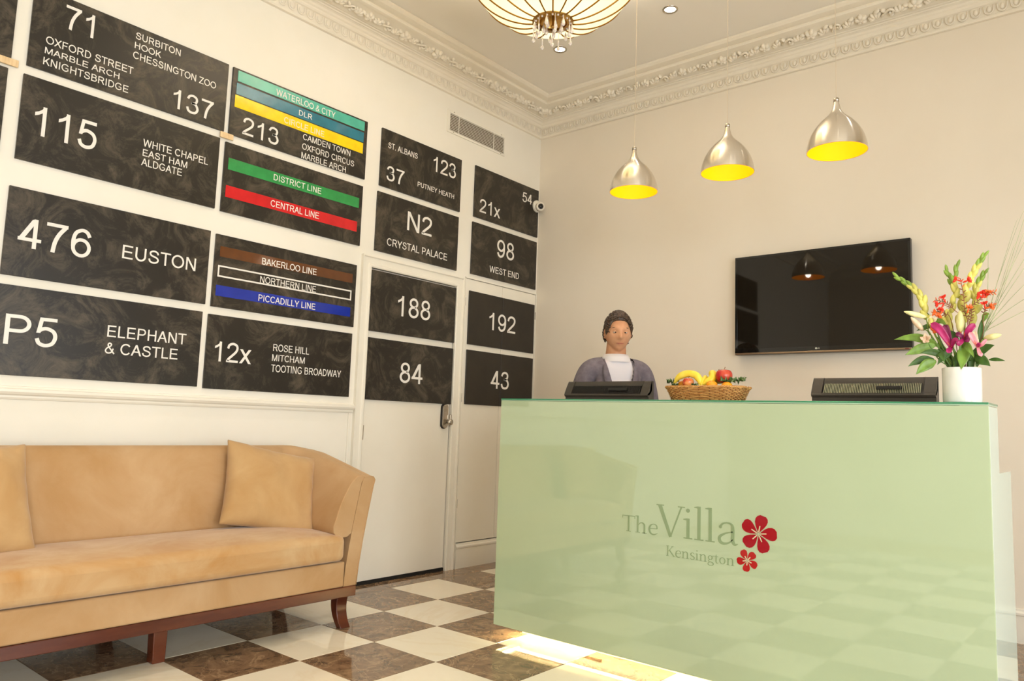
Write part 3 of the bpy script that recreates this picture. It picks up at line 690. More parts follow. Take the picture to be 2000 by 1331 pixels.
# front pane: painted glass face with a greener polished edge around it
front = dput(MB().box(DX0, DX1, DY, DY+.010, DZ0, DZ1-.011).build('front_glass', M_['glassf'], desk, bevel=.0015, seg=2))
dput(MB().box(DX0, DX1, DY, -1.715, DZ1-.010, DZ1-.0062).build('counter_glass_underlay', M_['glasst'], desk))
dput(MB().box(DX0-.001, DX1+.001, DY-.002, -1.713, DZ1-.006, DZ1).build('counter_glass', M_['glasse'], desk, bevel=.001, seg=1))
for x0, x1 in ((DX1-.010, DX1), (DX0, DX0+.010)):
    sp_ = MB(); pts = [(-1.8975, DZ0), (-1.8975, DZ1-.012), (-1.72, DZ1-.012), (-1.72, .918), (-1.45, .918), (-1.45, .012), (-1.72, .012), (-1.72, DZ0)]
    n = len(pts); sp_.add([(x0, a, b_) for a, b_ in pts]+[(x1, a, b_) for a, b_ in pts], [tuple(range(n)), tuple(range(2*n-1, n-1, -1))]+[(i, n+i, n+(i+1) % n, (i+1) % n) for i in range(n)])
    dput(sp_.build('side_glass', M_['glasss'], desk, bevel=.001, seg=1))
wm = mat('white_laminate', rgb(225, 222, 212), .4)
dput(MB().box(1.34, 3.28, -1.89, -1.725, .076, DZ1-.014).build('counter_carcass', wm, desk))
dput(MB().box(1.36, 3.28, -1.745, -1.728, .0, .076).build('plinth', wm, desk))
dput(MB().box(1.33, 3.30, -1.724, -1.20, .722, .750).build('work_counter', wm, desk, bevel=.002))
for x in (1.36, 2.33, 3.22): dput(MB().box(x, x+.03, -1.724, -1.24, .0, .722).build('support_panel', wm, desk))
# LED tape tucked under the front edge, with its aluminium channel
EML = emat('led', (1, .82, .44, 1), 55)
dput(MB().box(1.345, 3.27, -1.800, -1.776, .0705, .0755).build('led_channel', M_['steel'], desk))
lb = MB(); k = 1.35
while k < 3.26: lb.box(k, k+.009, -1.794, -1.782, .0660, .0705); k += .0145
o = dput(lb.build('led_strip', EML, desk)); o['kind'] = 'stuff'
dput(MB().box(1.345, 1.352, -1.88, -1.75, .0690, .0755).build('led_strip', EML, desk))
for x in (1.50, 1.70): dput(MB().box(x, x+.13, -1.748, -1.7455, .028, .040).build('plinth_shade_strip', M_['dark'], desk))  # dark strips stand in for the shadow gap along the plinth
# logo --------------------------------------------------------------------
G = {}
def stem(x, y0, y1, w=.072, bot=True, flag=True, top=False):
    r = q4(x-w/2, x+w/2, y0, y1)
    if bot: r += q4(x-w/2-.065, x+w/2+.065, y0, y0+.024)
    if top: r += q4(x-w/2-.065, x+w/2+.065, y1-.024, y1)
    if flag: r += [[Vector((x-w/2-.075, y1-.035, 0)), Vector((x-w/2, y1-.045, 0)), Vector((x-w/2, y1, 0)), Vector((x-w/2-.075, y1-.018, 0))]]
    return r
def ring(cx, cy, rx, ry, wa, wb, n=24):
    r = []
    for k in range(n):
        A = []
        for kk in (k, k+1):
            a = 2*math.pi*kk/n; w = wb+(wa-wb)*abs(math.cos(a))**1.5
            A.append((Vector((cx+(rx+w/2)*math.cos(a), cy+(ry+w/2)*math.sin(a), 0)), Vector((cx+(rx-w/2)*math.cos(a), cy+(ry-w/2)*math.sin(a), 0))))
        r.append([A[0][0], A[1][0], A[1][1], A[0][1]])
    return r
def disc(cx, cy, r, n=14): return [[Vector((cx+r*math.cos(2*math.pi*k/n), cy+r*math.sin(2*math.pi*k/n), 0)) for k in range(n)]]
arch_ = lambda: rib([(.15, .33), (.22, .42), (.32, .445), (.40, .38), (.415, .27), (.415, 0)], [.02, .035, .05, .07, .072, .072])+q4(.315, .515, 0, .024)
G['T'] = (stem(.30, 0, .70, .072, flag=False)+q4(.02, .58, .668, .70)+q4(.02, .042, .57, .67)+q4(.558, .58, .57, .67), .58)
G['h'] = (stem(.12, 0, .74)+arch_(), .55)
G['n'] = (stem(.12, 0, .45)+arch_(), .55)
G['e'] = (rib([(.09, .245), (.41, .265)], [.026, .03])+rib([(.405, .27), (.375, .40), (.26, .45), (.13, .39), (.075, .22), (.13, .055), (.27, .005), (.42, .075)], [.05, .045, .032, .055, .074, .066, .05, .016]), .46)
G['V'] = (rib([(.07, .69), (.335, -.01)], [.088, .07])+rib([(.335, 0), (.585, .69)], [.03, .034])+q4(-.01, .17, .676, .70)+q4(.50, .67, .676, .70), .62)
G['i'] = (stem(.12, 0, .45)+disc(.115, .625, .045), .25)
G['l'] = (stem(.12, 0, .74), .25)
G['a'] = (rib([(.09, .36), (.15, .43), (.25, .455), (.34, .42), (.36, .32), (.36, .09), (.40, .012), (.47, .03)], [.05, .035, .032, .05, .07, .07, .055, .016])+disc(.095, .355, .034)+rib([(.36, .275), (.20, .225), (.08, .14), (.09, .04), (.17, .005), (.28, .035), (.36, .11)], [.02, .035, .06, .068, .052, .032, .016]), .47)
G['K'] = (stem(.13, 0, .70, flag=False, top=True)+rib([(.17, .32), (.47, .68)], [.03, .03])+rib([(.25, .40), (.57, 0)], [.076, .076])+q4(.39, .56, .676, .70)+q4(.48, .66, 0, .024), .63)
G['s'] = (rib([(.33, .36), (.28, .435), (.18, .452), (.09, .37), (.13, .27), (.27, .20), (.33, .11), (.26, .015), (.14, .0), (.055, .10)], [.016, .03, .034, .055, .07, .07, .055, .034, .03, .016]), .39)
G['g'] = (ring(.20, .31, .12, .135, .06, .03)+rib([(.14, .17), (.09, .10), (.14, .035), (.30, .02), (.40, -.06), (.35, -.17), (.20, -.205), (.07, -.16), (.06, -.07), (.15, .01)], [.03, .04, .05, .06, .06, .045, .035, .05, .05, .03])+rib([(.28, .40), (.42, .435)], [.03, .05]), .44)
G['t'] = (rib([(.14, .57), (.14, .30), (.14, .10), (.19, .01), (.30, .045)], [.03, .07, .07, .055, .014])+q4(.02, .28, .425, .45), .31)
G['o'] = (ring(.24, .222, .165, .205, .074, .034), .48)
M_['logo'] = mat('green_print', rgb(138, 158, 118), .05, spec=.55)
M_['logor'] = mat('crimson_print', rgb(158, 4, 30), .05, spec=.55)
M_['logor2'] = mat('red_print', rgb(176, 20, 24), .05, spec=.55)
MF = Matrix.Translation((0, DY, 0)) @ MBk
def word(t, u0, u1, v0, v1):
    L_ = []; x = 0
    for c in t:
        pol, adv = G[c]; L_.append([[Vector((p.x+x, p.y, 0)) for p in q] for q in pol]); x += adv
    xs = [p.x for l in L_ for q in l for p in q]; ys = [p.y for l in L_ for q in l for p in q]; a, b_, c, d = min(xs), max(xs), min(ys), max(ys)
    for l in L_:
        P = [[Vector(((p.x-a)/(b_-a)*(u1-u0)+u0, (p.y-c)/(d-c)*(v1-v0)+v0, 0)) for p in q] for q in l]
        dput(polys_obj('letter', P, MF, M_['logo'], desk))
word('The', 2.0250, 2.1970, 0.5850, 0.6580)
word('Villa', 2.1900, 2.5470, 0.5850, 0.7220)
word('Kensington', 2.2380, 2.5320, 0.4970, 0.5510)
def blossom(cx, cz, rad, a0, m):
    half = [(.07, .012), (.20, .115), (.38, .235), (.58, .325), (.76, .345), (.90, .29), (1.0, .16), (.985, .11), (.93, .075), (.90, .045)]
    for k in range(5):
        a = R(a0+72*k); sw = .10
        up = half+[(.885, .0)]; pts = up+[(r, -w) for r, w in half[::-1]]
        P = []
        for r, w in pts:
            aa = a+sw*(1-r); P.append(Vector((cx+rad*(r*math.cos(aa)-w*math.sin(aa)), cz+rad*(r*math.sin(aa)+w*math.cos(aa)), 0)))
        # split into two quads strips so the notched outline stays clean
        n = len(half); L_ = P[:n]+[P[n]]; R_ = [P[n]]+P[n+1:]
        mid = [Vector((cx+rad*r*math.cos(a+sw*(1-r)), cz+rad*r*math.sin(a+sw*(1-r)), 0)) for r, w in half]
        polys = []
        for i in range(n-1):
            polys.append([P[i], P[i+1], mid[i+1], mid[i]]); q = len(P)-1
            polys.append([mid[i], mid[i+1], P[q-i-1], P[q-i]])
        o = dput(polys_obj('blossom_petal', polys, MF, m, desk))
        a1 = a+.10
        l = rib([(cx+rad*.10*math.cos(a1), cz+rad*.10*math.sin(a1)), (cx+rad*.44*math.cos(a1-.03), cz+rad*.44*math.sin(a1-.03))], [rad*.02, rad*.055])
        dput(polys_obj('stamen_line', l, MF, mat('pale_print', rgb(214, 206, 170), .05), desk, .0014))
blossom(2.6280, 0.6430, 0.0711, 75, M_['logor'])
blossom(2.5840, 0.5380, 0.0418, 45, M_['logor2'])
# ------------------------------------------------------------------ television
tv = empty('television', (2.2535, 0, 1.522)); tag(tv, 'black flat television mounted on the beige wall', 'television')
inv = Matrix.Translation((-2.2535, 0, -1.522))
def tput(o): o.matrix_parent_inverse = inv; return o
tput(MB().box(1.727, 2.780, -.066, -.030, 1.522, 2.170).build('housing', M_['black'], tv, bevel=.003))
bz = MB()
x0, x1, z0, z1, w = 1.728, 2.779, 1.535, 2.169, .015
bz.box(x0, x1, -.070, -.0655, z1-w, z1).box(x0, x1, -.070, -.0655, z0, z0+.028).box(x0, x0+w, -.070, -.0655, z0+.028, z1-w).box(x1-w, x1, -.070, -.0655, z0+.028, z1-w)
tput(bz.build('bezel', mat('gloss_bezel', rgb(18, 17, 15), .04), tv, bevel=.0008, seg=1))
tput(MB().box(x0+w, x1-w, -.0690, -.0656, z0+.028, z1-w).build('screen', mat('screen', rgb(22, 17, 10), .03, spec=.38), tv))
tput(MB().box(1.730, 2.777, -.0720, -.0655, 1.523, 1.5345).build('chin_strip', mat('bronze_strip', rgb(150, 130, 108), .3, 1), tv, bevel=.002))
tput(MB().box(2.05, 2.45, -.030, -.001, 1.65, 2.0).build('wall_bracket', M_['black'], tv))
MT = Matrix.Translation((0, -.0702, 0)) @ MBk
sil = mat('silver_print', rgb(200, 200, 190), .3, .3)
tput(polys_obj('badge_disc', disc(2.2470, 1.5490, .0062), MT, sil, tv, .0006))
lettering('LG', 2.2545, 2.268, 1.5445, 1.5535, MT, 0, sil, tv, inv)
tput(MB().box(2.742, 2.762, -.0728, -.0718, 1.526, 1.531).build('energy_mark', mat('dark_red', rgb(110, 20, 20), .4), tv))
# ------------------------------------------------------------------ computer monitors (their backs face us)
def monitor(x0, x1, zt, lab, see):
    cx = (x0+x1)/2; h = (x1-x0)/2
    e = empty('computer_monitor', (cx, -1.48, .750)); tag(e, lab, 'monitor', 'two black monitors on the reception desk')
    prof = [(-.018, zt), (.000, zt), (.000, .86), (-.020, .85), (-.045, .90), (-.050, 1.0), (-.050, zt-.082), (-.058, zt-.079), (-.062, zt-.072), (-.058, zt-.065), (-.046, zt-.060), (-.036, zt-.048), (-.031, zt-.024), (-.024, zt-.010)]
    n = len(prof); b = MB()
    def ring_(x, wx): return [(x, y, z-.750) for y, z in prof]
    secs = [-h, h]
    v = []
    for s_ in secs: v += ring_(s_, 0)
    f = [(i, n+i, n+(i+1) % n, (i+1) % n) for i in range(n)]+[tuple(range(n-1, -1, -1)), tuple(range(n, 2*n))]
    b.add(v, f); o = b.build('housing', M_['grey'], e); sm(o.data, 30)
    # recessed end cheeks rise beside the vent opening
    for s_ in (-1, 1):
        xa, xb = sorted((s_*h, s_*(h-.042)))
        ck = MB(); pr2 = [(-.018, zt-.001), (-.024, zt-.004), (-.040, zt-.030), (-.056, zt-.060), (-.060, zt-.070), (-.045, zt-.070), (-.02, zt-.05)]
        m_ = len(pr2); ck.add([(xa, y, z-.75) for y, z in pr2]+[(xb, y, z-.75) for y, z in pr2], [(i, m_+i, m_+(i+1) % m_, (i+1) % m_) for i in range(m_)]+[tuple(range(m_-1, -1, -1)), tuple(range(m_, 2*m_))])
        ck.build('cheek', M_['grey'], e, bevel=.002)
    # vent fins
    fb = MB(); k = -h+.050
    while k < h-.050:
        fb.add([(k, -.031, zt-.024-.75), (k+.0028, -.031, zt-.024-.75), (k+.0028, -.041, zt-.026-.75), (k, -.041, zt-.026-.75), (k, -.052, zt-.062-.75), (k+.0028, -.052, zt-.062-.75), (k+.0028, -.061, zt-.064-.75), (k, -.061, zt-.064-.75)],
               [(0, 1, 2, 3), (3, 2, 6, 7), (0, 3, 7, 4), (1, 5, 6, 2), (4, 7, 6, 5)]); k += .0062
    o = fb.build('vent_fins', see, e); o['kind'] = 'stuff'
    MB().box(.02, h-.12, -.060, -.044, zt-.050-.75, zt-.036-.75).build('hand_grip', M_['black'], e, bevel=.002)
    MB().box(-h+.012, h-.012, .0001, .002, .125, zt-.75-.014).build('screen', M_['blackg'], e)
    MB().box(-.05, .05, -.045, -.010, .012, .30).build('stand_neck', M_['black'], e, bevel=.006)
    MB().lathe([(.13, 0), (.13, .008), (.12, .013), (.02, .016)], 40, Matrix.Translation((0, -.02, 0))).build('stand_base', M_['black'], e, bevel=.001)
    return e
monitor(1.431, 1.928, 1.2600, 'low black monitor back behind the desk, in front of the man', M_['black'])
monitor(2.706, 3.171, 1.2645, 'black monitor back with ribbed vent coloured pale for light through its gaps beside the flower vase', mat('lit_fins', rgb(150, 148, 118), .4))  # fin colour imitates light coming through the vent gaps
# ------------------------------------------------------------------ fruit basket
BX, BY = 2.369, -1.812
bk = empty('fruit_basket', (BX, BY, DZ1)); tag(bk, 'small oblong wicker basket of fruit on the desk top', 'basket')
def sup(a, rx, ry, n=3.4):
    c, s_ = math.cos(a), math.sin(a); return (rx*math.copysign(abs(c)**(2/n), c), ry*math.copysign(abs(s_)**(2/n), s_))
def bpt(a, z, off=0):
    t = z/.058; rx = .150+.024*t**1.2+off; ry = .066+.020*t**1.2+off; x, y = sup(a, rx, ry); return (x, y, z)
M_['wick'] = noise_col(mat('wicker', rgb(190, 134, 70), .5), rgb(170, 112, 52), rgb(222, 170, 100), 60, 3, stretch=(1, 1, 4))[0]
M_['wick2'] = noise_col(mat('wicker_dark', rgb(120, 72, 30), .55), rgb(110, 66, 28), rgb(160, 104, 50), 50)[0]
NS = 52; wv = MB()
def strand(r):
    pts = []
    for q in range(NS*2+1):
        a = 2*math.pi*q/(NS*2); off = (.0028 if (q//2+r) % 2 else -.0022) if q % 2 == 0 else .0003
        pts.append(bpt(a, .004+r*.0056, off))
    return pts
for r in range(9): wv.tube(strand(r), .0027, 6)
o = wv.build('wicker_weave', M_['wick'], bk, smooth=True); o['kind'] = 'stuff'
st = MB()
for q in range(NS):
    a = 2*math.pi*(q+.0)/NS; st.tube([bpt(a, .001), bpt(a, .028), bpt(a, .056)], .0018, 5)
o = st.build('wicker_stakes', M_['wick2'], bk, smooth=True); o['kind'] = 'stuff'
for ph in (0, math.pi):
    pts = []
    for q in range(181):
        a = 2*math.pi*q/180; p = Vector(bpt(a, .056, .0015)); w_ = a*32+ph; p += Vector((math.cos(a)*.0028*math.cos(w_), math.sin(a)*.0028*math.cos(w_), .0028*math.sin(w_))); pts.append(p)
    MB().tube(pts, .0036, 6).build('rim_braid', M_['wick'], bk, smooth=True)
b = MB(); lo = [bpt(2*math.pi*k/48, .001, -.003) for k in range(48)]; hi = [bpt(2*math.pi*k/48, .050, -.005) for k in range(48)]
b.add(lo+hi, [tuple(range(48))]+[(k, (k+1) % 48, 48+(k+1) % 48, 48+k) for k in range(48)]); b.build('basket_lining', M_['wick2'], bk)
# fruit
def banana(pts, rad, lab, ridge=True):
    P = crom(pts, 6); n = len(P); e = empty('banana', P[0]); tag(e, lab, 'banana', 'bananas in the wicker basket')
    rr = [rad*min(1, .30+2.6*(i/(n-1)))*min(1, .42+2.2*(1-i/(n-1))) for i in range(n)]
    o = MB().tube([p-P[0] for p in P], rr, 7).build('peel', M_['ban'], e, smooth=True, sub=1)
    MB().tube([Vector((0, 0, 0)), (P[0]-P[1]).normalized()*.006], [rr[0]*.6, rr[0]*.5], 7).build('blossom_tip', M_['wick2'], e)
    d = (P[-1]-P[-2]).normalized(); MB().tube([P[-1]-P[0], P[-1]-P[0]+d*.016], [rr[-1]*.85, .0035], 7).build('stalk', mat('stalk', rgb(214, 200, 110), .5), e, smooth=True)
    return e
M_['ban'] = noise_col(mat('banana_peel', rgb(248, 218, 40), .38), rgb(244, 210, 30), rgb(252, 230, 96), 18)[0]
Y = BY
banana([(2.238, Y-.045, 1.224), (2.262, Y-.05, 1.250), (2.300, Y-.05, 1.264), (2.338, Y-.048, 1.258), (2.358, Y-.052, 1.236), (2.361, Y-.056, 1.218)], .0175, 'long yellow banana arching over the left apple in the basket')
banana([(2.372, Y+.030, 1.262), (2.392, Y-.008, 1.268), (2.406, Y-.022, 1.256), (2.400, Y-.034, 1.238), (2.382, Y-.046, 1.222), (2.372, Y-.054, 1.214)], .0185, 'yellow banana curving to the right beside the big red apple')
banana([(2.352, Y+.02, 1.246), (2.362, Y-.005, 1.250), (2.368, Y-.03, 1.240), (2.368, Y-.05, 1.222), (2.368, Y-.058, 1.212)], .0125, 'short yellow banana between the two longer bananas')
def apple(c, r, lab, m, name='apple', stalk=True):
    e = empty(name, (c[0], c[1], c[2]-r*.92)); tag(e, lab, name, 'apples in the wicker basket' if name == 'apple' else 'oranges in the wicker basket')
    pr = []
    for k in range(25):
        a = -math.pi/2+math.pi*k/24; rr_ = r*math.cos(a)*(1+.06*math.sin(a)); z = r*.95*math.sin(a)
        if name == 'apple':
            z -= r*.22*max(0, math.sin(a))**8; z += r*.12*max(0, -math.sin(a))**10
        pr.append((max(rr_, .0004), z+r*.92))
    MB().lathe(pr, 28).build('skin', m, e, smooth=True)
    if stalk: MB().tube([(0, 0, r*1.66), (.001, .001, r*1.8), (.004, .002, r*2.02)], [.0012, .0012, .0016], 6).build('stalk', M_['wick2'], e)
    return e
M_['apple'] = noise_col(mat('apple_skin', rgb(196, 40, 34), .25), rgb(186, 26, 30), rgb(226, 110, 70), 26, 5, .45, .8, stretch=(1, 1, .3))[0]
M_['apple2'] = noise_col(mat('apple_skin_blush', rgb(220, 80, 60), .25), rgb(200, 44, 40), rgb(240, 176, 96), 22, 5, .38, .68)[0]
M_['orange'] = noise_col(mat('orange_skin', rgb(250, 160, 20), .4), rgb(248, 150, 14), rgb(252, 176, 40), 30, bump=.3, bscale=700)[0]
M_['pear'] = noise_col(mat('yellow_apple_skin', rgb(240, 220, 60), .32), rgb(236, 214, 46), rgb(246, 232, 110), 16)[0]
apple((2.452, Y-.020, 1.254), .034, 'large deep red apple standing highest at the right of the basket', M_['apple'])
apple((2.312, Y-.062, 1.226), .0235, 'smaller blushed red apple under the long banana', M_['apple2'])
apple((2.402, Y+.03, 1.252), .032, 'yellow apple behind the bananas', M_['pear'])
for (x, dy, z, l) in ((2.416, -.058, 1.211, 'orange between the right banana and the red apple'), (2.266, -.020, 1.214, 'orange peeping out left of the blushed apple'), (2.478, -.05, 1.206, 'orange low in front of the red apple')):
    apple((x, Y+dy, z), .0235, l, M_['orange'], 'orange', False)
M_['kale'] = noise_col(mat('kale', rgb(60, 96, 44), .5), rgb(44, 80, 32), rgb(126, 156, 96), 70, 4)[0]
def kale(c, s_, lab, seed):
    rg = random.Random(seed); e = empty('kale_leaf', c); tag(e, lab, 'garnish', 'curly kale garnish in the basket')
    b = MB(); n, m_ = 34, 7; v = []; f = []
    for i in range(n):
        a = 2*math.pi*i/n
        for j in range(m_):
            t = (j+1)/m_; rr_ = s_*t*(.75+.25*math.sin(3*a+seed))
            z = s_*(.35*t+.42*t**2*math.sin(a*9+seed*1.3)+.25*t**2*math.sin(a*17+seed))
            v.append((rr_*math.cos(a)*1.05+s_*.10*t*math.sin(a*13), rr_*math.sin(a)*.8, z*.7+s_*.4))
    v.append((0, 0, 0))
    for i in range(n):
        i2 = (i+1) % n
        f.append((len(v)-1, i*m_, i2*m_))
        for j in range(m_-1): f.append((i*m_+j, i*m_+j+1, i2*m_+j+1, i2*m_+j))
    b.add(v, f); o = b.build('leaf', M_['kale'], e, smooth=True)
    md = o.modifiers.new('solid', 'SOLIDIFY'); md.thickness = .0008
kale((2.222, Y-.035, 1.217), .030, 'curly green kale at the left end of the basket', 1)
kale((2.478, Y-.045, 1.216), .033, 'curly green kale at the foot of the red apple', 2)
kale((2.514, Y-.020, 1.218), .036, 'curly green kale at the right end of the basket', 3)
kale((2.345, Y-.068, 1.209), .015, 'small curl of green kale right of the blushed apple', 4)
kale((2.245, Y-.05, 1.209), .016, 'small curl of green kale left of the blushed apple', 5)
# ------------------------------------------------------------------ vase and flowers
VX, VY = 3.303, -1.808
vs = MB().lathe([(.052, 0), (.0575, .003), (.0585, .010), (.0595, .119), (.0585, .1205), (.0570, .119), (.0555, .012), (.02, .008), (.001, .008)], 64)
vase = vs.build('vase', mat('white_glaze', rgb(236, 236, 228), .12, spec=.55), smooth=False); sm(vase.data, 50); vase.location = (VX, VY, DZ1)
tag(vase, 'plain white cylindrical vase holding the flowers on the desk end', 'vase')
FC = dict(stem=(88, 120, 52), glad=(190, 184, 92), gladg=(120, 148, 56), leaf=(58, 92, 32), leafl=(98, 128, 44), bud=(226, 190, 160), budc=(232, 218, 150), budg=(196, 190, 130), mag=(150, 22, 84), magd=(108, 18, 68), pink=(214, 130, 140), red=(216, 48, 26), orange=(222, 96, 36), brown=(116, 66, 36), grass=(150, 158, 116))
FM = {}
for k, c in FC.items():
    c2 = [min(255, int(v*1.22)+8) for v in c]
    FM[k] = noise_col(mat('plant_'+k, rgb(*c), .42), rgb(*c), rgb(*c2), 34, 3, stretch=(1, 1, .4))[0]
rf = random.Random(11)
def inpot(x):  # where a stem enters the vase for a given lean
    return Vector((VX+max(-.042, min(.042, (x-VX)*.30)), VY+rf.uniform(-.03, .03), 1.262))
def stemobj(e, pts, r, m='stem'):
    P = crom(pts, 6); return MB().tube([p-e.location for p in P], [r]*len(P), 6).build('stem', FM[m], e, smooth=True)
def blade(e, name, pts, w, m, fold=.35, twist=None, wt=None):
    P = crom(pts, 5); n = len(P); v = []; f = []
    ln_ = (P[-1]-P[0]).normalized(); view = Vector((.15, -1, -.1))
    if twist: view = Matrix.Rotation(twist, 3, ln_) @ view
    for i, p in enumerate(P):
        t = (P[min(i+1, n-1)]-P[max(i-1, 0)]).normalized(); s_ = t.cross(view)
        s_ = s_.normalized() if s_.length > 1e-4 else Vector((1, 0, 0)); nn = s_.cross(t).normalized()
        q = i/(n-1); ww = w*(wt(q) if wt else (math.sin(math.pi*min(1, q**.85*.94+.06))**1.15)*1.08)
        v += [p-s_*ww+nn*ww*fold-e.location, p-s_*ww*.5+nn*ww*fold*.35-e.location, p-e.location, p+s_*ww*.5+nn*ww*fold*.35-e.location, p+s_*ww+nn*ww*fold-e.location]
    for i in range(n-1):
        for k in range(4): f.append((i*5+k, i*5+k+1, i*5+5+k+1, i*5+5+k))
    o = MB().add(v, f).build(name, FM[m], e, smooth=True); md = o.modifiers.new('solid', 'SOLIDIFY'); md.thickness = .0007; return o
def podl(e, name, a, b_, r, m, n=8):
    a, b_ = Vector(a), Vector(b_); P = [a.lerp(b_, t) for t in (0, .12, .3, .5, .7, .85, .96, 1)]; rr = [r*q for q in (.35, .72, .95, 1, .85, .6, .3, .1)]
    return MB().tube([p-e.location for p in P], rr, n).build(name, FM[m], e, smooth=True)
# gladioli
def glad(pts, lab, dy=0, m='glad'):
    P = [Vector((x, VY+dy*(1-.0), z)) for x, z in pts]; b0 = inpot(P[-1].x); b1 = Vector((b0.x, b0.y, 1.175))
    path = P+[b0, b1]; e = empty('gladiolus', b1); tag(e, lab, 'flower', 'gladiolus spikes in the white vase')
    C_ = crom(path, 6); stemobj(e, path, .0032, 'gladg')
    L_ = 0; last = 0; side = 1; tot = len(P)*6
    for i in range(0, min(len(C_)-2, int(tot*.86)), 2):
        q = i/tot; d = (C_[max(i-1, 0)]-C_[i+1]).normalized(); sd = d.cross(Vector((0, -1, 0))).normalized()*side; side = -side
        a = C_[i]-d*.004; ln2 = .030+.016*q; r2 = .0055+.0052*min(1, q*1.6)
        if i == 0: podl(e, 'bud', C_[3], C_[0]+d*.010, .0062, 'gladg')
        podl(e, 'bud', a, a+d*ln2+sd*(.006+.006*q)+Vector((0, -.004, 0)), r2, m if q > .25 else 'gladg')
G5 = [([(3.113, 1.603), (3.150, 1.572), (3.173, 1.548), (3.194, 1.509), (3.200, 1.469), (3.229, 1.388)], 'left-leaning gladiolus spike in front of the television corner', -.02),
      ([(3.296, 1.629), (3.286, 1.571), (3.288, 1.522), (3.265, 1.445), (3.268, 1.40)], 'tall gladiolus spike left of the red crocosmia', .01),
      ([(3.262, 1.618), (3.281, 1.566), (3.304, 1.501), (3.298, 1.423)], 'thin gladiolus spike crossing the tall one left of the red crocosmia', .03),
      ([(3.379, 1.651), (3.360, 1.618), (3.344, 1.585), (3.326, 1.528), (3.319, 1.432)], 'tallest gladiolus spike, leaning right at the centre', -.01),
      ([(3.374, 1.596), (3.356, 1.56), (3.346, 1.526), (3.349, 1.478), (3.331, 1.422)], 'short gladiolus spike right of the tallest one', .02)]
for a, l, d in G5: glad(a, l, d)
# crocosmia
def croc(pts, blooms, lab, dy=0):
    P = [Vector((x, VY+dy, z)) for x, z in pts]; b0 = inpot(P[-1].x); path = P+[b0, Vector((b0.x, b0.y, 1.175))]
    e = empty('crocosmia', path[-1]); tag(e, lab, 'flower', 'crocosmia sprays in the white vase'); C_ = crom(path, 6); stemobj(e, path, .0013, 'brown')
    for i in range(0, min(16, len(C_)-8)):
        d = (C_[i]-C_[i+1]).normalized(); sd = d.cross(Vector((0, -1, 0))).normalized()*(1 if i % 2 else -1)
        podl(e, 'bud', C_[i], C_[i]+sd*.010+d*.006, .0019, 'brown' if i > 3 else 'orange', 5)
    for k, (x, z, ang, m) in enumerate(blooms):
        c = Vector((x, VY+dy-.006, z)); dr = Vector((math.cos(ang), -.35, math.sin(ang))).normalized()
        podl(e, 'flower_tube', c-dr*.018, c+dr*.002, .0032, m, 6)
        o1 = dr.orthogonal().normalized()
        for j in range(6):
            rd = Matrix.Rotation(j*math.pi/3, 3, dr) @ o1
            blade(e, 'petal', [c, c+dr*.006+rd*.007, c+dr*.009+rd*.013], .0036, m, .2)
croc([(3.313, 1.578), (3.321, 1.519), (3.324, 1.461), (3.331, 1.412)], [(3.303, 1.573, 2.8, 'red'), (3.336, 1.568, .3, 'red')], 'upright crocosmia spray with two red blooms at its tip', -.035)
croc([(3.236, 1.508), (3.262, 1.500), (3.280, 1.484), (3.295, 1.467), (3.323, 1.422)], [(3.246, 1.493, 3.3, 'red'), (3.262, 1.512, 1.9, 'red'), (3.256, 1.478, 4.3, 'red')], 'crocosmia spray leaning left with orange red blooms', -.04)
croc([(3.413, 1.523), (3.387, 1.518), (3.362, 1.496), (3.336, 1.455)], [(3.376, 1.520, 2.0, 'red'), (3.384, 1.516, .8, 'red'), (3.370, 1.512, 3.0, 'red'), (3.392, 1.521, 1.2, 'orange')], 'crocosmia spray with a dense red head arching to the right', -.03)
croc([(3.408, 1.479), (3.392, 1.480), (3.380, 1.466), (3.374, 1.429), (3.371, 1.381)], [(3.380, 1.484, 1.7, 'red'), (3.396, 1.474, .2, 'orange')], 'lower right crocosmia spray with small orange blooms', -.02)
croc([(3.226, 1.462), (3.246, 1.470), (3.262, 1.458), (3.281, 1.434)], [(3.236, 1.464, 2.9, 'orange'), (3.248, 1.456, 4.2, 'orange')], 'short brownish crocosmia spray low on the left', -.03)
croc([(3.338, 1.478), (3.345, 1.468), (3.342, 1.44), (3.335, 1.40)], [(3.338, 1.470, 1.2, 'orange')], 'short crocosmia spray at the centre below the yellow spikes', -.045)
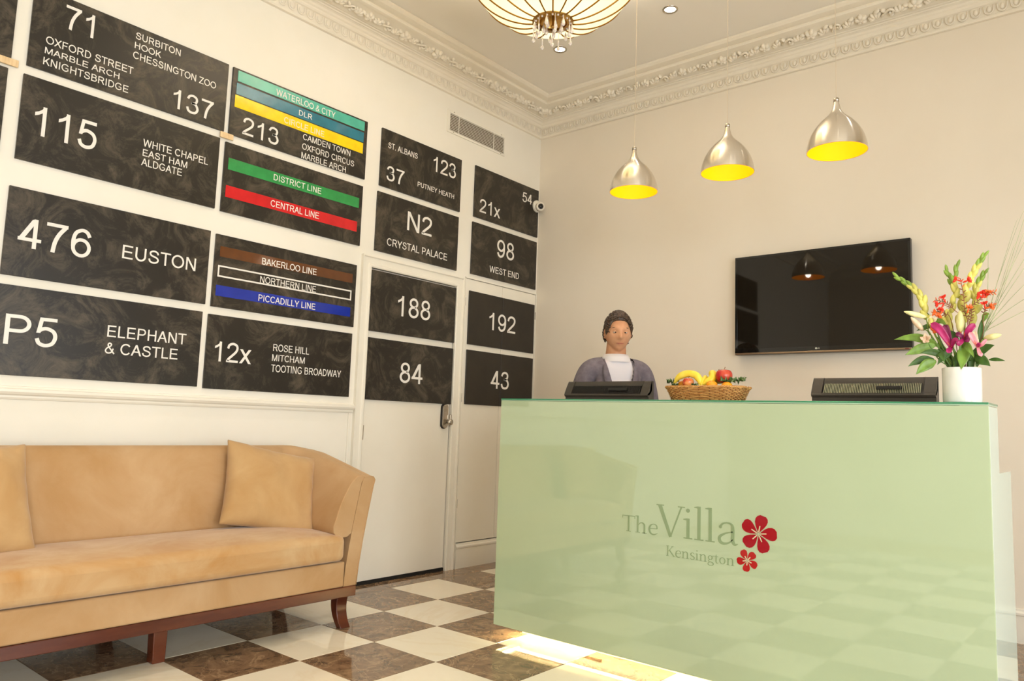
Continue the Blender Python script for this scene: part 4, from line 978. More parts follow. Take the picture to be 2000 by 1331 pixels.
# lilies: a stem each with buds, open petals and leaves
def lily(lab, buds=(), leaves=(), blooms=(), dy=-.02, top=None, grp='lily stems in the white vase'):
    t = top or (VX, 1.36); P = [Vector((t[0], VY+dy, t[1])), Vector(((t[0]+VX)/2, VY+dy*.7, 1.31)), inpot(t[0]), Vector((VX+(t[0]-VX)*.25, VY, 1.18))]
    e = empty('lily', P[-1]); tag(e, lab, 'flower', grp); stemobj(e, P, .0036)
    for (tx, tz, bx, bz_, r, m) in buds:
        a = Vector((bx, VY+dy-.005, bz_)); b_ = Vector((tx, VY+dy-.02, tz))
        MB().tube([P[0]-e.location, ((P[0]+a)/2+Vector((0, 0, .004)))-e.location, a-e.location], .0019, 6).build('pedicel', FM['leafl'], e, smooth=True)
        podl(e, 'bud', a, b_, r, m, 9)
    for (tx, tz, bx, bz_, w, m, dd, arc) in leaves:
        a = Vector((bx, VY+dd*.3-.01, bz_)); b_ = Vector((tx, VY+dd, tz)); c = (a+b_)/2+Vector((0, 0, arc))
        blade(e, 'leaf', [a, a.lerp(c, .55)+Vector((0, 0, arc*.2)), c, c.lerp(b_, .55)+Vector((0, 0, arc*.15)), b_], w, m, .25)
    for (cx, cz, pet) in blooms:
        c = Vector((cx, VY-.050, cz))
        for (tx, tz, w, m, dd, arc) in pet:
            b_ = Vector((tx, VY-.05+dd, tz)); mid = (c+b_)/2+Vector((0, -.008, arc)); blade(e, 'petal', [c, mid, b_], w, m, .3, wt=lambda q: (.35+1.1*q)*(1-q)**.42*1.25)
        for k in range(3):
            MB().tube([c-e.location, c+Vector((rf.uniform(-.012, .012), -.014, .018+.004*k))-e.location], .0008, 5).build('stamen', FM['orange'], e)
    return e
lily('lily with a long cream bud pointing left past the television edge', buds=[(3.138, 1.473, 3.205, 1.450, .0095, 'budc'), (3.160, 1.452, 3.194, 1.405, .0100, 'bud')], leaves=[(3.104, 1.374, 3.245, 1.345, .0135, 'leafl', -.05, .020), (3.141, 1.317, 3.232, 1.352, .0165, 'leafl', -.06, .004), (3.172, 1.404, 3.232, 1.420, .008, 'leaf', -.03, .006), (3.222, 1.432, 3.196, 1.475, .006, 'leaf', -.02, .0)], top=(3.21, 1.40), dy=-.03)
lily('lily with drooping dark green leaves hanging over the left rim of the vase', leaves=[(3.147, 1.277, 3.225, 1.302, .0125, 'leaf', -.05, .010), (3.176, 1.247, 3.232, 1.296, .0170, 'leafl', -.07, .008), (3.188, 1.322, 3.262, 1.306, .0110, 'leaf', -.05, .012), (3.262, 1.286, 3.232, 1.325, .011, 'leaf', -.05, .016)], top=(3.25, 1.35), dy=-.01)
lily('lily with an upright pale pink bud at the centre of the bouquet', buds=[(3.314, 1.462, 3.310, 1.388, .0135, 'budg')], leaves=[(3.312, 1.262, 3.322, 1.345, .0185, 'leafl', -.062, .006), (3.268, 1.418, 3.228, 1.428, .0085, 'leafl', -.04, .012), (3.352, 1.300, 3.306, 1.346, .0115, 'leafl', -.07, .020), (3.258, 1.395, 3.300, 1.36, .012, 'leaf', -.03, .01)], top=(3.309, 1.35), dy=-.045)
lily('open magenta lily facing forward at the centre left of the bouquet', blooms=[(3.283, 1.340, [(3.226, 1.424, .0150, 'mag', -.02, .016), (3.262, 1.425, .0130, 'magd', .02, .0), (3.308, 1.362, .0090, 'mag', -.02, .010), (3.276, 1.318, .0100, 'mag', -.03, -.002), (3.244, 1.40, .0100, 'pink', .01, .014)])], leaves=[(3.235, 1.282, 3.280, 1.325, .0125, 'leaf', -.03, .012)], top=(3.285, 1.335), dy=-.03)
lily('open crimson lily half hidden behind the central bud', blooms=[(3.322, 1.368, [(3.356, 1.416, .0125, 'mag', -.01, .004), (3.298, 1.384, .0090, 'magd', -.01, .004), (3.302, 1.345, .0095, 'mag', -.02, -.004), (3.342, 1.362, .0110, 'magd', -.02, -.002)])], leaves=[(3.392, 1.330, 3.330, 1.295, .012, 'leaf', -.03, .016)], top=(3.325, 1.355), dy=-.02)
lily('pink curled lily with a long cream bud pointing right', buds=[(3.427, 1.378, 3.374, 1.368, .0105, 'budc')], blooms=[(3.360, 1.338, [(3.340, 1.386, .0100, 'pink', -.02, .006), (3.352, 1.392, .0090, 'bud', 0, .004), (3.372, 1.345, .0075, 'mag', -.02, .002), (3.388, 1.362, .0070, 'pink', -.01, -.006), (3.376, 1.31, .0075, 'pink', -.01, -.01)])],
     leaves=[(3.408, 1.342, 3.350, 1.312, .0130, 'leaf', -.05, .008), (3.396, 1.272, 3.345, 1.300, .0165, 'leaf', -.06, .008), (3.434, 1.291, 3.386, 1.297, .0055, 'leaf', -.03, .003), (3.393, 1.450, 3.372, 1.425, .0085, 'leafl', -.02, .012), (3.370, 1.440, 3.362, 1.360, .0090, 'leaf', -.01, .0)], top=(3.358, 1.345), dy=-.015)
# small bronze foliage filling the neck
lily('dark leafy filler stem low in the middle of the bouquet', leaves=[(3.300, 1.335, 3.290, 1.270, .015, 'leaf', -.01, .0), (3.262, 1.340, 3.270, 1.268, .014, 'leaf', .0, .0), (3.345, 1.335, 3.330, 1.268, .014, 'leaf', .0, .0), (3.232, 1.385, 3.262, 1.29, .010, 'leaf', .0, .0), (3.376, 1.37, 3.350, 1.275, .010, 'leaf', .0, .0)], top=(3.30, 1.31), dy=.01)
for k, (x, z, x2, z2, dy) in enumerate(((3.205, 1.372, 3.240, 1.300, -.04), (3.235, 1.405, 3.255, 1.330, -.03), (3.222, 1.438, 3.248, 1.360, -.02))):
    b0 = inpot(x2); e = empty('alstroemeria', (b0.x, b0.y, 1.18)); tag(e, ('small peach bloom tucked low at the left of the bouquet', 'small salmon bloom beside the magenta lily', 'small peach bloom above the left leaves')[k], 'flower', 'small peach blooms in the white vase')
    stemobj(e, [Vector((x, VY+dy, z)), Vector((x2, VY+dy*.6, z2)), b0, Vector((b0.x, b0.y, 1.18))], .002)
    c = Vector((x, VY+dy, z))
    for j in range(5):
        an = j*1.256+.4; blade(e, 'petal', [c, c+Vector((math.cos(an)*.010, -.010, math.sin(an)*.010)), c+Vector((math.cos(an)*.018, -.012, math.sin(an)*.018+.004))], .0065, 'orange' if k == 1 else 'bud', .3)
# bear grass
tips = [(3.484, 1.751, 3.407, 1.531), (3.504, 1.700, 3.402, 1.480), (3.469, 1.734, 3.410, 1.540), (3.520, 1.640, 3.412, 1.470), (3.520, 1.575, 3.425, 1.470), (3.540, 1.530, 3.428, 1.452), (3.530, 1.480, 3.420, 1.420), (3.391, 1.648, 3.386, 1.520), (3.500, 1.780, 3.415, 1.500), (3.525, 1.690, 3.420, 1.500), (3.480, 1.690, 3.396, 1.430), (3.455, 1.660, 3.398, 1.460)]
for k, (tx, tz, mx, mz) in enumerate(tips):
    P = [Vector((tx+(tx-mx)*.25, VY-.03+k*.006, tz+(tz-mz)*.18)), Vector((tx, VY-.02+k*.004, tz)), Vector((mx, VY+.0, mz)), Vector((3.372-.001*k, VY, 1.38)), Vector((3.342, VY+.012*math.sin(k), 1.268)), Vector((3.328, VY+.01*math.sin(k), 1.18))]
    C_ = crom(P, 6); n = len(C_); e = empty('bear_grass', P[-1])
    tag(e, 'thin arching blade of bear grass fanning out at the right of the bouquet', 'grass', 'bear grass blades in the white vase')
    MB().tube([p-e.location for p in C_], [.0003+.0009*min(1, i/(n*.5)) for i in range(n)], 4).build('blade', FM['grass'], e, smooth=True)
# ------------------------------------------------------------------ sofa
M_['velvet'] = noise_col(mat('tan_velvet', rgb(192, 156, 110), .85, spec=.2), rgb(178, 138, 92), rgb(198, 164, 124), 3.0, 5, .32, .72, .5, bump=.12, bscale=420)[0]
for k_, v_ in (('Sheen Weight', .3), ('Sheen Roughness', .35)): M_['velvet'].node_tree.nodes['Principled BSDF'].inputs[k_].default_value = v_
M_['velvet'].node_tree.nodes['Principled BSDF'].inputs['Sheen Tint'].default_value = (1, .85, .6, 1)
M_['velvet3'] = noise_col(mat('brushed_velvet', rgb(192, 156, 110), .85, spec=.2, Sheen_Weight=.3), rgb(182, 134, 78), rgb(200, 166, 122), 4.2, 5, .34, .66, .5, bump=.12, bscale=420, stretch=(1.6, .8, 1))[0]
M_['mahog'] = noise_col(mat('mahogany', rgb(84, 38, 22), .22), rgb(70, 28, 16), rgb(104, 52, 30), 9, 5, stretch=(1, .15, 1))[0]
YR, YL = -2.272, -4.172; YC = (YR+YL)/2
sofa = empty('sofa', (.42, YC, 0)); tag(sofa, 'long tan velvet sofa with curved back and dark wooden legs along the left wall', 'sofa')
sinv = Matrix.Translation((-.42, -YC, 0))
def sput(o): o.matrix_parent_inverse = sinv; return o
# plan path of the outer bottom edge, right arm front -> back -> left arm front; outward normals
def planpath():
    P = []; XB = .10; XF = .705; rc = .17
    def arm(y, sgn, rev):
        a = [(x, y, 0, sgn) for x in (XF, .62, .52, .42, .34)]
        return a[::-1] if rev else a
    P += arm(YR, 1, False)
    for k in range(7):
        a = R(90+90*k/6); P.append((XB+rc+rc*math.cos(a), YR-rc+rc*math.sin(a), math.cos(a), math.sin(a)))
    for k in range(1, 10): P.append((XB, YR-rc+(YL+rc-YR+rc)*k/10, -1, 0))
    for k in range(7):
        a = R(180+90*k/6); P.append((XB+rc+rc*math.cos(a), YL+rc+rc*math.sin(a), math.cos(a), math.sin(a)))
    P += arm(YL, -1, True)
    return P
PP = planpath()
def ztop(x, y):
    d = min(YR-y, y-YL)      # distance from the end
    arm_z = .862-.128*max(0, min(1, (x-.14)/.56))**1.1
    return min(.866, arm_z)
def station(p):
    x, y, nx, ny = p; isarm = abs(ny); zt = ztop(x, y)
    lean = .020+.070*isarm                      # outward flare at the top
    dib = .25-.10*isarm                         # inner bottom inset
    dit = .095-.085*isarm                      # inner top inset (from outer bottom line)
    return x, y, nx, ny, zt, lean, dib, dit
def sweep(name, loop, m, sub=0, smooth_deg=40):
    b = MB(); v = []; f = []; n = None
    for p in PP:
        st_ = station(p); x, y, nx, ny, zt = st_[:5]; lp = loop(*st_[4:]); n = len(lp)
        for d, z in lp: v.append((x-nx*d, y-ny*d, z))    # d measured inward
    k = len(PP)
    for i in range(k-1):
        for j in range(n): f.append((i*n+j, i*n+(j+1) % n, (i+1)*n+(j+1) % n, (i+1)*n+j))
    f.append(tuple(range(n-1, -1, -1))); f.append(tuple((k-1)*n+j for j in range(n)))
    b.add(v, f); me = b.mesh(name); bm = bmesh.new(); bm.from_mesh(me); bmesh.ops.recalc_face_normals(bm, faces=bm.faces); bm.to_mesh(me); bm.free()
    o = sput(link(name, me, m, sofa)); sm(me, smooth_deg)
    return o
def shell(zt, lean, dib, dit):
    def D(z): t = (z-.20)/(zt-.20); return -lean*t**1.3       # outer surface
    L_ = [(0, .20)]+[(D(z), z) for z in (.30, .42, .54, .66, zt-.05)]+[(-lean+.002, zt-.018), (-lean+.012, zt-.004), (-lean+.03, zt), (-lean+.062, zt-.001), (-lean+.074, zt-.008)]
    L_ += [(D(z)+.078, z) for z in (zt-.05, .60, .48, .40, .30, .20)]
    return L_
o = sweep('outer_shell', shell, M_['velvet'])
def cushion(zt, lean, dib, dit):
    a0 = -lean+.050; L_ = []
    def D(z): t = (z-.20)/(zt-.20); return -lean*t**1.3+.079
    zb = .437
    L_ += [(D(z), z) for z in (zt-.03, .66, .56, .48, zb+.02)]
    L_ += [(D(zb)+.02, zb+.003), (dib-.045, zb), (dib-.015, zb+.010), (dib+.004, zb+.030), (dib+.006, zb+.06)]
    for t in (.25, .4, .55, .7, .82, .92): L_.append((dib+(dit+.035-dib)*t+.020*math.sin(math.pi*t)+.004, zb+.03+(zt-.012-zb-.03)*t))
    L_ += [(dit+.026, zt-.008), (dit+.008, zt+.004), (a0+.03, zt+.006), (a0+.012, zt+.003)]
    return L_
o = sweep('back_cushion', cushion, M_['velvet'], smooth_deg=60)
bv = o.modifiers.new('bevel', 'BEVEL'); bv.width = .012; bv.segments = 3; bv.limit_method = 'ANGLE'; bv.angle_limit = R(62)
# piping along the arm fronts
for sgn, p in ((1, PP[0]), (-1, PP[-1])):
    st_ = station(p); x, y, nx, ny, zt = st_[:5]
    for loop in (shell(*st_[4:]),):
        pts = [Vector((x+.001, y-ny*d, z)) for d, z in loop]
        sput(MB().tube(pts[:11], .0028, 6).build('piping', M_['velvet'], sofa, smooth=True)); sput(MB().tube(pts[10:], .0024, 6).build('piping', M_['velvet'], sofa, smooth=True))
# base, seat cushion, rail, legs
def rbox(name, x0, x1, y0, y1, z0, z1, m, nx=6, ny=24, crown=0, bow=0, bevel=.02, seg=4):
    b = MB(); 
    xs = [x0+(x1-x0)*i/nx for i in range(nx+1)]; ys = [y0+(y1-y0)*j/ny for j in range(ny+1)]
    def cz(x, y):
        u = (x-x0)/(x1-x0)*2-1; v_ = (y-y0)/(y1-y0)*2-1; return crown*(1-abs(u)**2.5)*(1-abs(v_)**6)
    def bx_(x, y):
        u = (x-x0)/(x1-x0); v_ = (y-y0)/(y1-y0)*2-1; return x+bow*u*(1-v_*v_)
    top = [(bx_(x, y), y, z1+cz(x, y)) for x in xs for y in ys]; bot = [(bx_(x, y), y, z0) for x in xs for y in ys]
    N_ = len(top); b.add(top+bot, [])
    id_ = lambda i, j: i*(ny+1)+j
    for i in range(nx):
        for j in range(ny):
            b.f.append((id_(i, j), id_(i+1, j), id_(i+1, j+1), id_(i, j+1))); b.f.append(tuple(N_+q for q in (id_(i, j), id_(i, j+1), id_(i+1, j+1), id_(i+1, j))))
    for j in range(ny):
        b.f.append((id_(0, j), id_(0, j+1), N_+id_(0, j+1), N_+id_(0, j))); b.f.append((id_(nx, j+1), id_(nx, j), N_+id_(nx, j), N_+id_(nx, j+1)))
    for i in range(nx):
        b.f.append((id_(i+1, 0), id_(i, 0), N_+id_(i, 0), N_+id_(i+1, 0))); b.f.append((id_(i, ny), id_(i+1, ny), N_+id_(i+1, ny), N_+id_(i, ny)))
    me = b.mesh(name); bm = bmesh.new(); bm.from_mesh(me); bmesh.ops.recalc_face_normals(bm, faces=bm.faces); bm.to_mesh(me); bm.free(); sm(me, 50)
    o = sput(link(name, me, m, sofa)); md = o.modifiers.new('bevel', 'BEVEL'); md.width = bevel; md.segments = seg; md.limit_method = 'ANGLE'; md.angle_limit = R(50); return o
rbox('base', .13, .712, YL+.080, YR-.080, .200, .322, M_['velvet'], bevel=.008, bow=.004)
rbox('seat_cushion', .24, .735, YL+.092, YR-.096, .328, .452, M_['velvet3'], crown=.040, bow=.010, bevel=.030, seg=5, nx=12)
sput(MB().box(.10, .716, YL+.006, YR-.006, .150, .1995).build('wood_rail', M_['mahog'], sofa, bevel=.003))
def sabre(y, front=True, w=.066, straight=False):
    b = MB(); v = []; n = 7
    for k in range(n):
        t = k/(n-1); z = .1499*(1-t)
        if front: xc = .655 + (.004 if straight else (-.022*math.sin(t*math.pi*.5)+.062*t**2.2)); 
        else: xc = .165-.05*t**2
        hw = .026-.008*t
        if straight: xc = .60; hw = .026
        for dx, dy in ((-hw, -w/2), (hw, -w/2), (hw, w/2), (-hw, w/2)): v.append((xc+dx, y+dy*(1-.12*t), z))
    f = [(i*4+j, i*4+(j+1) % 4, (i+1)*4+(j+1) % 4, (i+1)*4+j) for i in range(n-1) for j in range(4)]+[(3, 2, 1, 0), tuple((n-1)*4+j for j in range(4))]
    b.add(v, f); o = sput(b.build('leg', M_['mahog'], sofa, bevel=.003)); sm(o.data, 40)
for yy in (YR-.055, YL+.055): sabre(yy); sabre(yy, False)
sabre(YC+.012, True, .060, True); sabre(YC, False)
# scatter cushions
def pillow(name, loc, rot, w, h, th, lab, seed):
    rg = random.Random(seed); n = 22; v = []; f = []
    ph = [rg.uniform(0, 6.28) for _ in range(6)]
    for s_ in (1, -1):
        for i in range(n+1):
            for j in range(n+1):
                u = i/n*2-1; q = j/n*2-1
                pin = 1-.075*(1-abs(q)**2)*abs(u)**1.5; pin2 = 1-.075*(1-abs(u)**2)*abs(q)**1.5
                t = max(0, (1-abs(u)**2.6)*(1-abs(q)**2.6))**.52
                wr = .005*math.sin(6*u+4*q+ph[0])*t*s_+.013*(abs(u)**3)*math.sin(13*q+ph[1]+2*u)*t+.013*(abs(q)**3)*math.sin(14*u+ph[2]+2*q)*t
                v.append((u*w/2*pin, q*h/2*pin2, s_*t*th/2*(1+.10*math.sin(2*u+ph[3]))+wr))
    N_ = (n+1)**2
    for i in range(n):
        for j in range(n):
            a = i*(n+1)+j; b_ = a+n+1; f.append((a, b_, b_+1, a+1)); f.append((N_+a, N_+a+1, N_+b_+1, N_+b_))
    me = MB().add(v, f).mesh(name, True); bm = bmesh.new(); bm.from_mesh(me); bmesh.ops.remove_doubles(bm, verts=bm.verts, dist=.0004); bm.to_mesh(me); bm.free(); me.polygons.foreach_set('use_smooth', [True]*len(me.polygons))
    o = link(name, me, M_['velvet2']); md = o.modifiers.new('sub', 'SUBSURF'); md.levels = 1; md.render_levels = 1
    o.matrix_world = rot.to_4x4(); o.location = loc; tag(o, lab, 'cushion', 'tan scatter cushions on the sofa')
    # seam cord round the edge
    pts = [(w/2*(u_)*(1), 0, 0) for u_ in ()]
    return o
M_['velvet2'] = noise_col(mat('tan_velvet_pillow', rgb(204, 162, 104), .85, spec=.2, Sheen_Weight=.25), rgb(182, 142, 92), rgb(196, 160, 112), 4, 5, .35, .68, .5, bump=.12, bscale=420)[0]
def frame(xa, ya, za):  # matrix from axes
    X_ = Vector(xa).normalized(); Y_ = Vector(ya).normalized(); Z_ = X_.cross(Y_).normalized(); return Matrix((X_, Y_, Z_)).transposed()
pillow('scatter_cushion', (.40, -2.597, .660), frame((.10, 1, -.12), (-.38, .42, 1), 0), .50, .46, .16, 'square tan velvet cushion standing upright at the right end of the sofa', 3)
pillow('scatter_cushion', (.42, -3.905, .665), frame((-.10, 1, .04), (-.38, -.05, 1), 0), .50, .46, .16, 'tan velvet cushion cut by the left edge of the picture', 5)
# ------------------------------------------------------------------ the man behind the desk
def skin_mesh(name, verts, edges, radii, root=0, sub=2):
    me = bpy.data.meshes.new(name); me.from_pydata(verts, edges, []); me.update()
    o = bpy.data.objects.new(name, me); COL.objects.link(o)
    m = o.modifiers.new('skin', 'SKIN'); m.use_smooth_shade = True
    for i, sv in enumerate(me.skin_vertices[0].data):
        r = radii[i]; sv.radius = r if hasattr(r, '__len__') else (r, r); sv.use_root = (i == root)
    s_ = o.modifiers.new('sub', 'SUBSURF'); s_.levels = sub; s_.render_levels = sub
    bpy.context.view_layer.update()
    out_ = bpy.data.meshes.new_from_object(o.evaluated_get(bpy.context.evaluated_depsgraph_get()))
    bpy.data.objects.remove(o); return out_
def remesh(me, vox, smooth=3):
    o = bpy.data.objects.new('t', me); COL.objects.link(o)
    m = o.modifiers.new('r', 'REMESH'); m.mode = 'VOXEL'; m.voxel_size = vox; m.use_smooth_shade = True
    if smooth:
        s_ = o.modifiers.new('s', 'SMOOTH'); s_.iterations = smooth; s_.factor = .5
    bpy.context.view_layer.update()
    out_ = bpy.data.meshes.new_from_object(o.evaluated_get(bpy.context.evaluated_depsgraph_get())); bpy.data.objects.remove(o); return out_
def join(meshes):
    b = MB()
    for me in meshes: b.add([tuple(v.co) for v in me.vertices], [tuple(p.vertices) for p in me.polygons])
    return b
# joints (local: front is -Y, left of the man is +X), standing height about 1.72
hipx, shx = .085, .165
J = dict(pel=(0, 0, .93), bel=(0, -.005, 1.06), che=(0, 0, 1.22), up=(0, .005, 1.345), nb=(0, .012, 1.42), nt=(0, -.004, 1.50))
def figure(scale_t=1, scale_a=1, legs=True, arms=True, head=True):
    V = []; E = []; Rr = []
    def v(p, r): V.append(p); Rr.append(r); return len(V)-1
    a = v(J['pel'], (.135*scale_t, .100*scale_t)); b_ = v(J['bel'], (.125*scale_t, .092*scale_t)); c = v(J['che'], (.145*scale_t, .100*scale_t)); d = v(J['up'], (.130*scale_t, .085*scale_t))
    E.extend([(a, b_), (b_, c), (c, d)])
    if head == 'stub':
        n1 = v((0, .012, 1.425), .066); E.append((d, n1))
    elif head:
        n1 = v(J['nb'], .058); n2 = v(J['nt'], .053); E.extend([(d, n1), (n1, n2)])
    if arms:
        for s_ in (1, -1):
            sh_ = v((s_*shx, .005, 1.362), .054*scale_a); el = v((s_*.232, .03, 1.09), .042*scale_a)
            w_ = v((s_*.215, -.12, .885) if s_ > 0 else (s_*.225, -.17, .93), .028*scale_a)
            E.extend([(d, sh_), (sh_, el), (el, w_)])
    if legs:
        for s_ in (1, -1):
            h_ = v((s_*hipx, 0, .88), .088*scale_t); k_ = v((s_*(hipx+.008), -.012-(.05 if s_ > 0 else 0), .49), .058*scale_t); an = v((s_*(hipx+.01), .025+(0 if s_ > 0 else .03), .095), .040*scale_t)
            E.extend([(a, h_), (h_, k_), (k_, an)])
    return V, E, Rr
def headmesh():
    b = MB(); n, m_ = 72, 60; v = []
    g_ = lambda x, c, w: math.exp(-((x-c)/w)**2)
    for j in range(m_+1):
        ph = -math.pi/2+math.pi*j/m_
        for k in range(n):
            th = 2*math.pi*k/n; d = Vector((math.cos(ph)*math.sin(th), -math.cos(ph)*math.cos(th), math.sin(ph)))  # th=0 faces front (-Y)
            x, y, z = d.x*.078, d.y*.097, d.z*.116
            fr = max(0, -d.y)
            if z < 0:                       # jaw narrows, chin forward
                t = min(1, -z/.118); x *= 1-.36*t**1.4; y = y*(1-.20*t) - .012*t*(1 if d.y < .3 else 0)
                if d.y > 0: y *= 1-.30*t
            xs = d.x*.074
            # brow, eye sockets, nose, lips, chin
            y -= .0045*g_(z, .026, .012)*g_(abs(xs), .026, .030)*fr
            y += .0125*g_(z, .006, .013)*g_(abs(xs), .031, .015)*fr
            y -= (.020*g_(z, -.026, .014)*g_(xs, 0, .0115)+.011*g_(z, -.006, .022)*g_(xs, 0, .0075))*fr
            y -= .007*g_(z, -.030, .007)*g_(abs(xs), .011, .006)*fr
            y -= (.0065*g_(z, -.0535, .0052)+.0070*g_(z, -.0665, .006))*g_(xs, 0, .022)*fr
            y += .004*g_(z, -.0600, .0024)*g_(xs, 0, .023)*fr+.004*g_(z, -.078, .006)*g_(xs, 0, .022)*fr
            y -= .006*g_(z, -.096, .012)*g_(xs, 0, .020)*fr
            x += math.copysign(.003, d.x)*g_(z, -.018, .020)*g_(abs(d.x), .75, .25)*fr if abs(d.x) > .05 else 0
            v.append((x, y, z))
    f = [(j*n+k, j*n+(k+1) % n, (j+1)*n+(k+1) % n, (j+1)*n+k) for j in range(m_) for k in range(n)]
    b.add(v, f)
    me = b.mesh('h'); bm = bmesh.new(); bm.from_mesh(me); bmesh.ops.remove_doubles(bm, verts=bm.verts, dist=1e-5); bm.to_mesh(me); bm.free(); return me
HC = Vector((0, -.024, 1.578)); HR = Euler((R(6), 0, R(-8))).to_matrix().to_4x4()   # chin slightly down
HM = Matrix.Translation(HC) @ HR
def ear(s_):
    b = MB(); M = HM @ Matrix.Translation((s_*.075, .012, -.006)) @ Matrix.Rotation(s_*R(18), 4, 'Z') @ Matrix.Rotation(R(-8), 4, 'X')
    b.ell((0, 0, 0), (1, 1, 1), 14, 10, M @ Matrix.Diagonal((.008, .018, .030, 1))); b.tube([M @ Vector((s_*.006, .016*math.cos(t), .028*math.sin(t))) for t in [(-1.2+2.6*k/8) for k in range(9)]], .0036, 6); return b.mesh('e')
def hand(s_, w_, dirv):
    # palm and five fingers; dirv = pointing direction
    d = Vector(dirv).normalized(); side = Vector((0, 1, 0)) if s_ > 0 else Vector((0, 1, 0)); side = (side-d*side.dot(d)).normalized(); nrm = d.cross(side)
    w_ = Vector(w_); b = MB()
    Mx = Matrix((side, nrm, d)).transposed().to_4x4(); Mx.translation = w_+d*.048
    b.ell((0, 0, 0), (1, 1, 1), 14, 10, Mx @ Matrix.Diagonal((.040, .015, .052, 1)))
    b.tube([w_-d*.02, w_+d*.02], [.027, .024], 10)
    inn = nrm*(-s_)
    for k, (o_, ln_) in enumerate(((-.030, .068), (-.010, .078), (.010, .074), (.029, .058))):
        p = w_+d*.082+side*(-o_); q = p+d*ln_*.42; r_ = q+(d*.8+inn*.5).normalized()*ln_*.32; t_ = r_+(d*.5+inn*.8).normalized()*ln_*.26
        b.tube([p-d*.02, p, q, r_, t_], [.0088, .0092, .0085, .0078, .0060], 8)
    p = w_+d*.028-side*.026*(-1); th = [p, p+side*.022+d*.022, p+side*.030+d*.050+inn*.006, p+side*.028+d*.072+inn*.012]
    b.tube(th, [.012, .0112, .0098, .0074], 8)
    return b.mesh('hand')
V, E, Rr = figure()
bodyp = [skin_mesh('b', V, E, Rr)]
hm = headmesh(); bodyp.append(MB().add([tuple(HM @ v.co) for v in hm.vertices], [tuple(p.vertices) for p in hm.polygons]).mesh('h2'))
bodyp += [ear(1), ear(-1), MB().tube([(0, .010, 1.42), (0, .004, 1.47), (0, -.002, 1.53)], [.064, .060, .056], 16).mesh('n')]
bodyp += [hand(1, (.215, -.12, .885), (-.05, -.35, -1)), hand(-1, (-.225, -.17, .93), (.05, -.75, -.6))]
for s_ in (1, -1):
    y0 = .02 if s_ > 0 else .05
    bodyp.append(MB().tube([(s_*.095, y0+.02, .05), (s_*.097, y0-.06, .045), (s_*.1, y0-.14, .03), (s_*.1, y0-.19, .026)], [.04, .042, .036, .024], 12, .8).mesh('f'))
bm_ = remesh(join(bodyp).mesh('body'), .0055, 2)
M_['skin'] = noise_col(mat('skin', rgb(214, 158, 118), .5), rgb(206, 148, 108), rgb(222, 168, 128), 9, Subsurface_Weight=0)[0] if False else noise_col(mat('skin', rgb(214, 158, 118), .5, Subsurface_Weight=.08), rgb(204, 146, 106), rgb(220, 166, 126), 9)[0]
man = empty('person', (1.395, -.985, 0), R(50))
tag(man, 'man with short dark hair, dark jacket and white shirt collar walking behind the desk', 'person')
body = link('body', bm_, M_['skin'], man)
# eyes with lids
for s_ in (1, -1):
    c = HM @ Vector((s_*.030, -.0765, .0050)); MB().ell((0, 0, 0), (.0112,)*3, 16, 12, Matrix.Translation(c)).build('eye', mat('eye_white', rgb(205, 190, 176), .25), man, smooth=True)
    c2 = HM @ Vector((s_*.0285, -.0852, .0035)); MB().ell((0, 0, 0), (.0052, .0036, .0052), 14, 10, Matrix.Translation(c2)).build('iris', mat('iris', rgb(50, 32, 20), .1), man, smooth=True)
    for (p0, p1) in ((8, 100), (-100, -28)):
        b = MB(); v = []; f = []; q1, q2 = 8, 14
        for i in range(q1+1):
            el = R(p0+(p1-p0)*i/q1)
            for j in range(q2+1):
                az = R(-88+176*j/q2); v.append(c+(HR.to_3x3() @ Vector((.0126*math.cos(el)*math.sin(az), -.0126*math.cos(el)*math.cos(az), .0126*math.sin(el)))))
        for i in range(q1):
            for j in range(q2): f.append((i*(q2+1)+j, i*(q2+1)+j+1, (i+1)*(q2+1)+j+1, (i+1)*(q2+1)+j))
        b.add(v, f).build('eyelid', M_['skin'], man, smooth=True)
    pts = [HM @ Vector((s_*(.012+.036*t), -.088+.014*t**2, .024+.006*math.sin(math.pi*t*.8))) for t in [k/6 for k in range(7)]]
    MB().tube(pts, [.0016, .0030, .0034, .0034, .0030, .0022, .001], 6).build('eyebrow', mat('brow', rgb(50, 36, 26), .7), man, smooth=True)
MB().tube([HM @ Vector((x, -.0935+abs(x)*.28, -.0602)) for x in (-.022, -.014, -.006, 0, .006, .014, .022)], [.001, .0022, .0028, .0026, .0028, .0022, .001], 6).build('lips', mat('lips', rgb(176, 104, 86), .45), man, smooth=True)
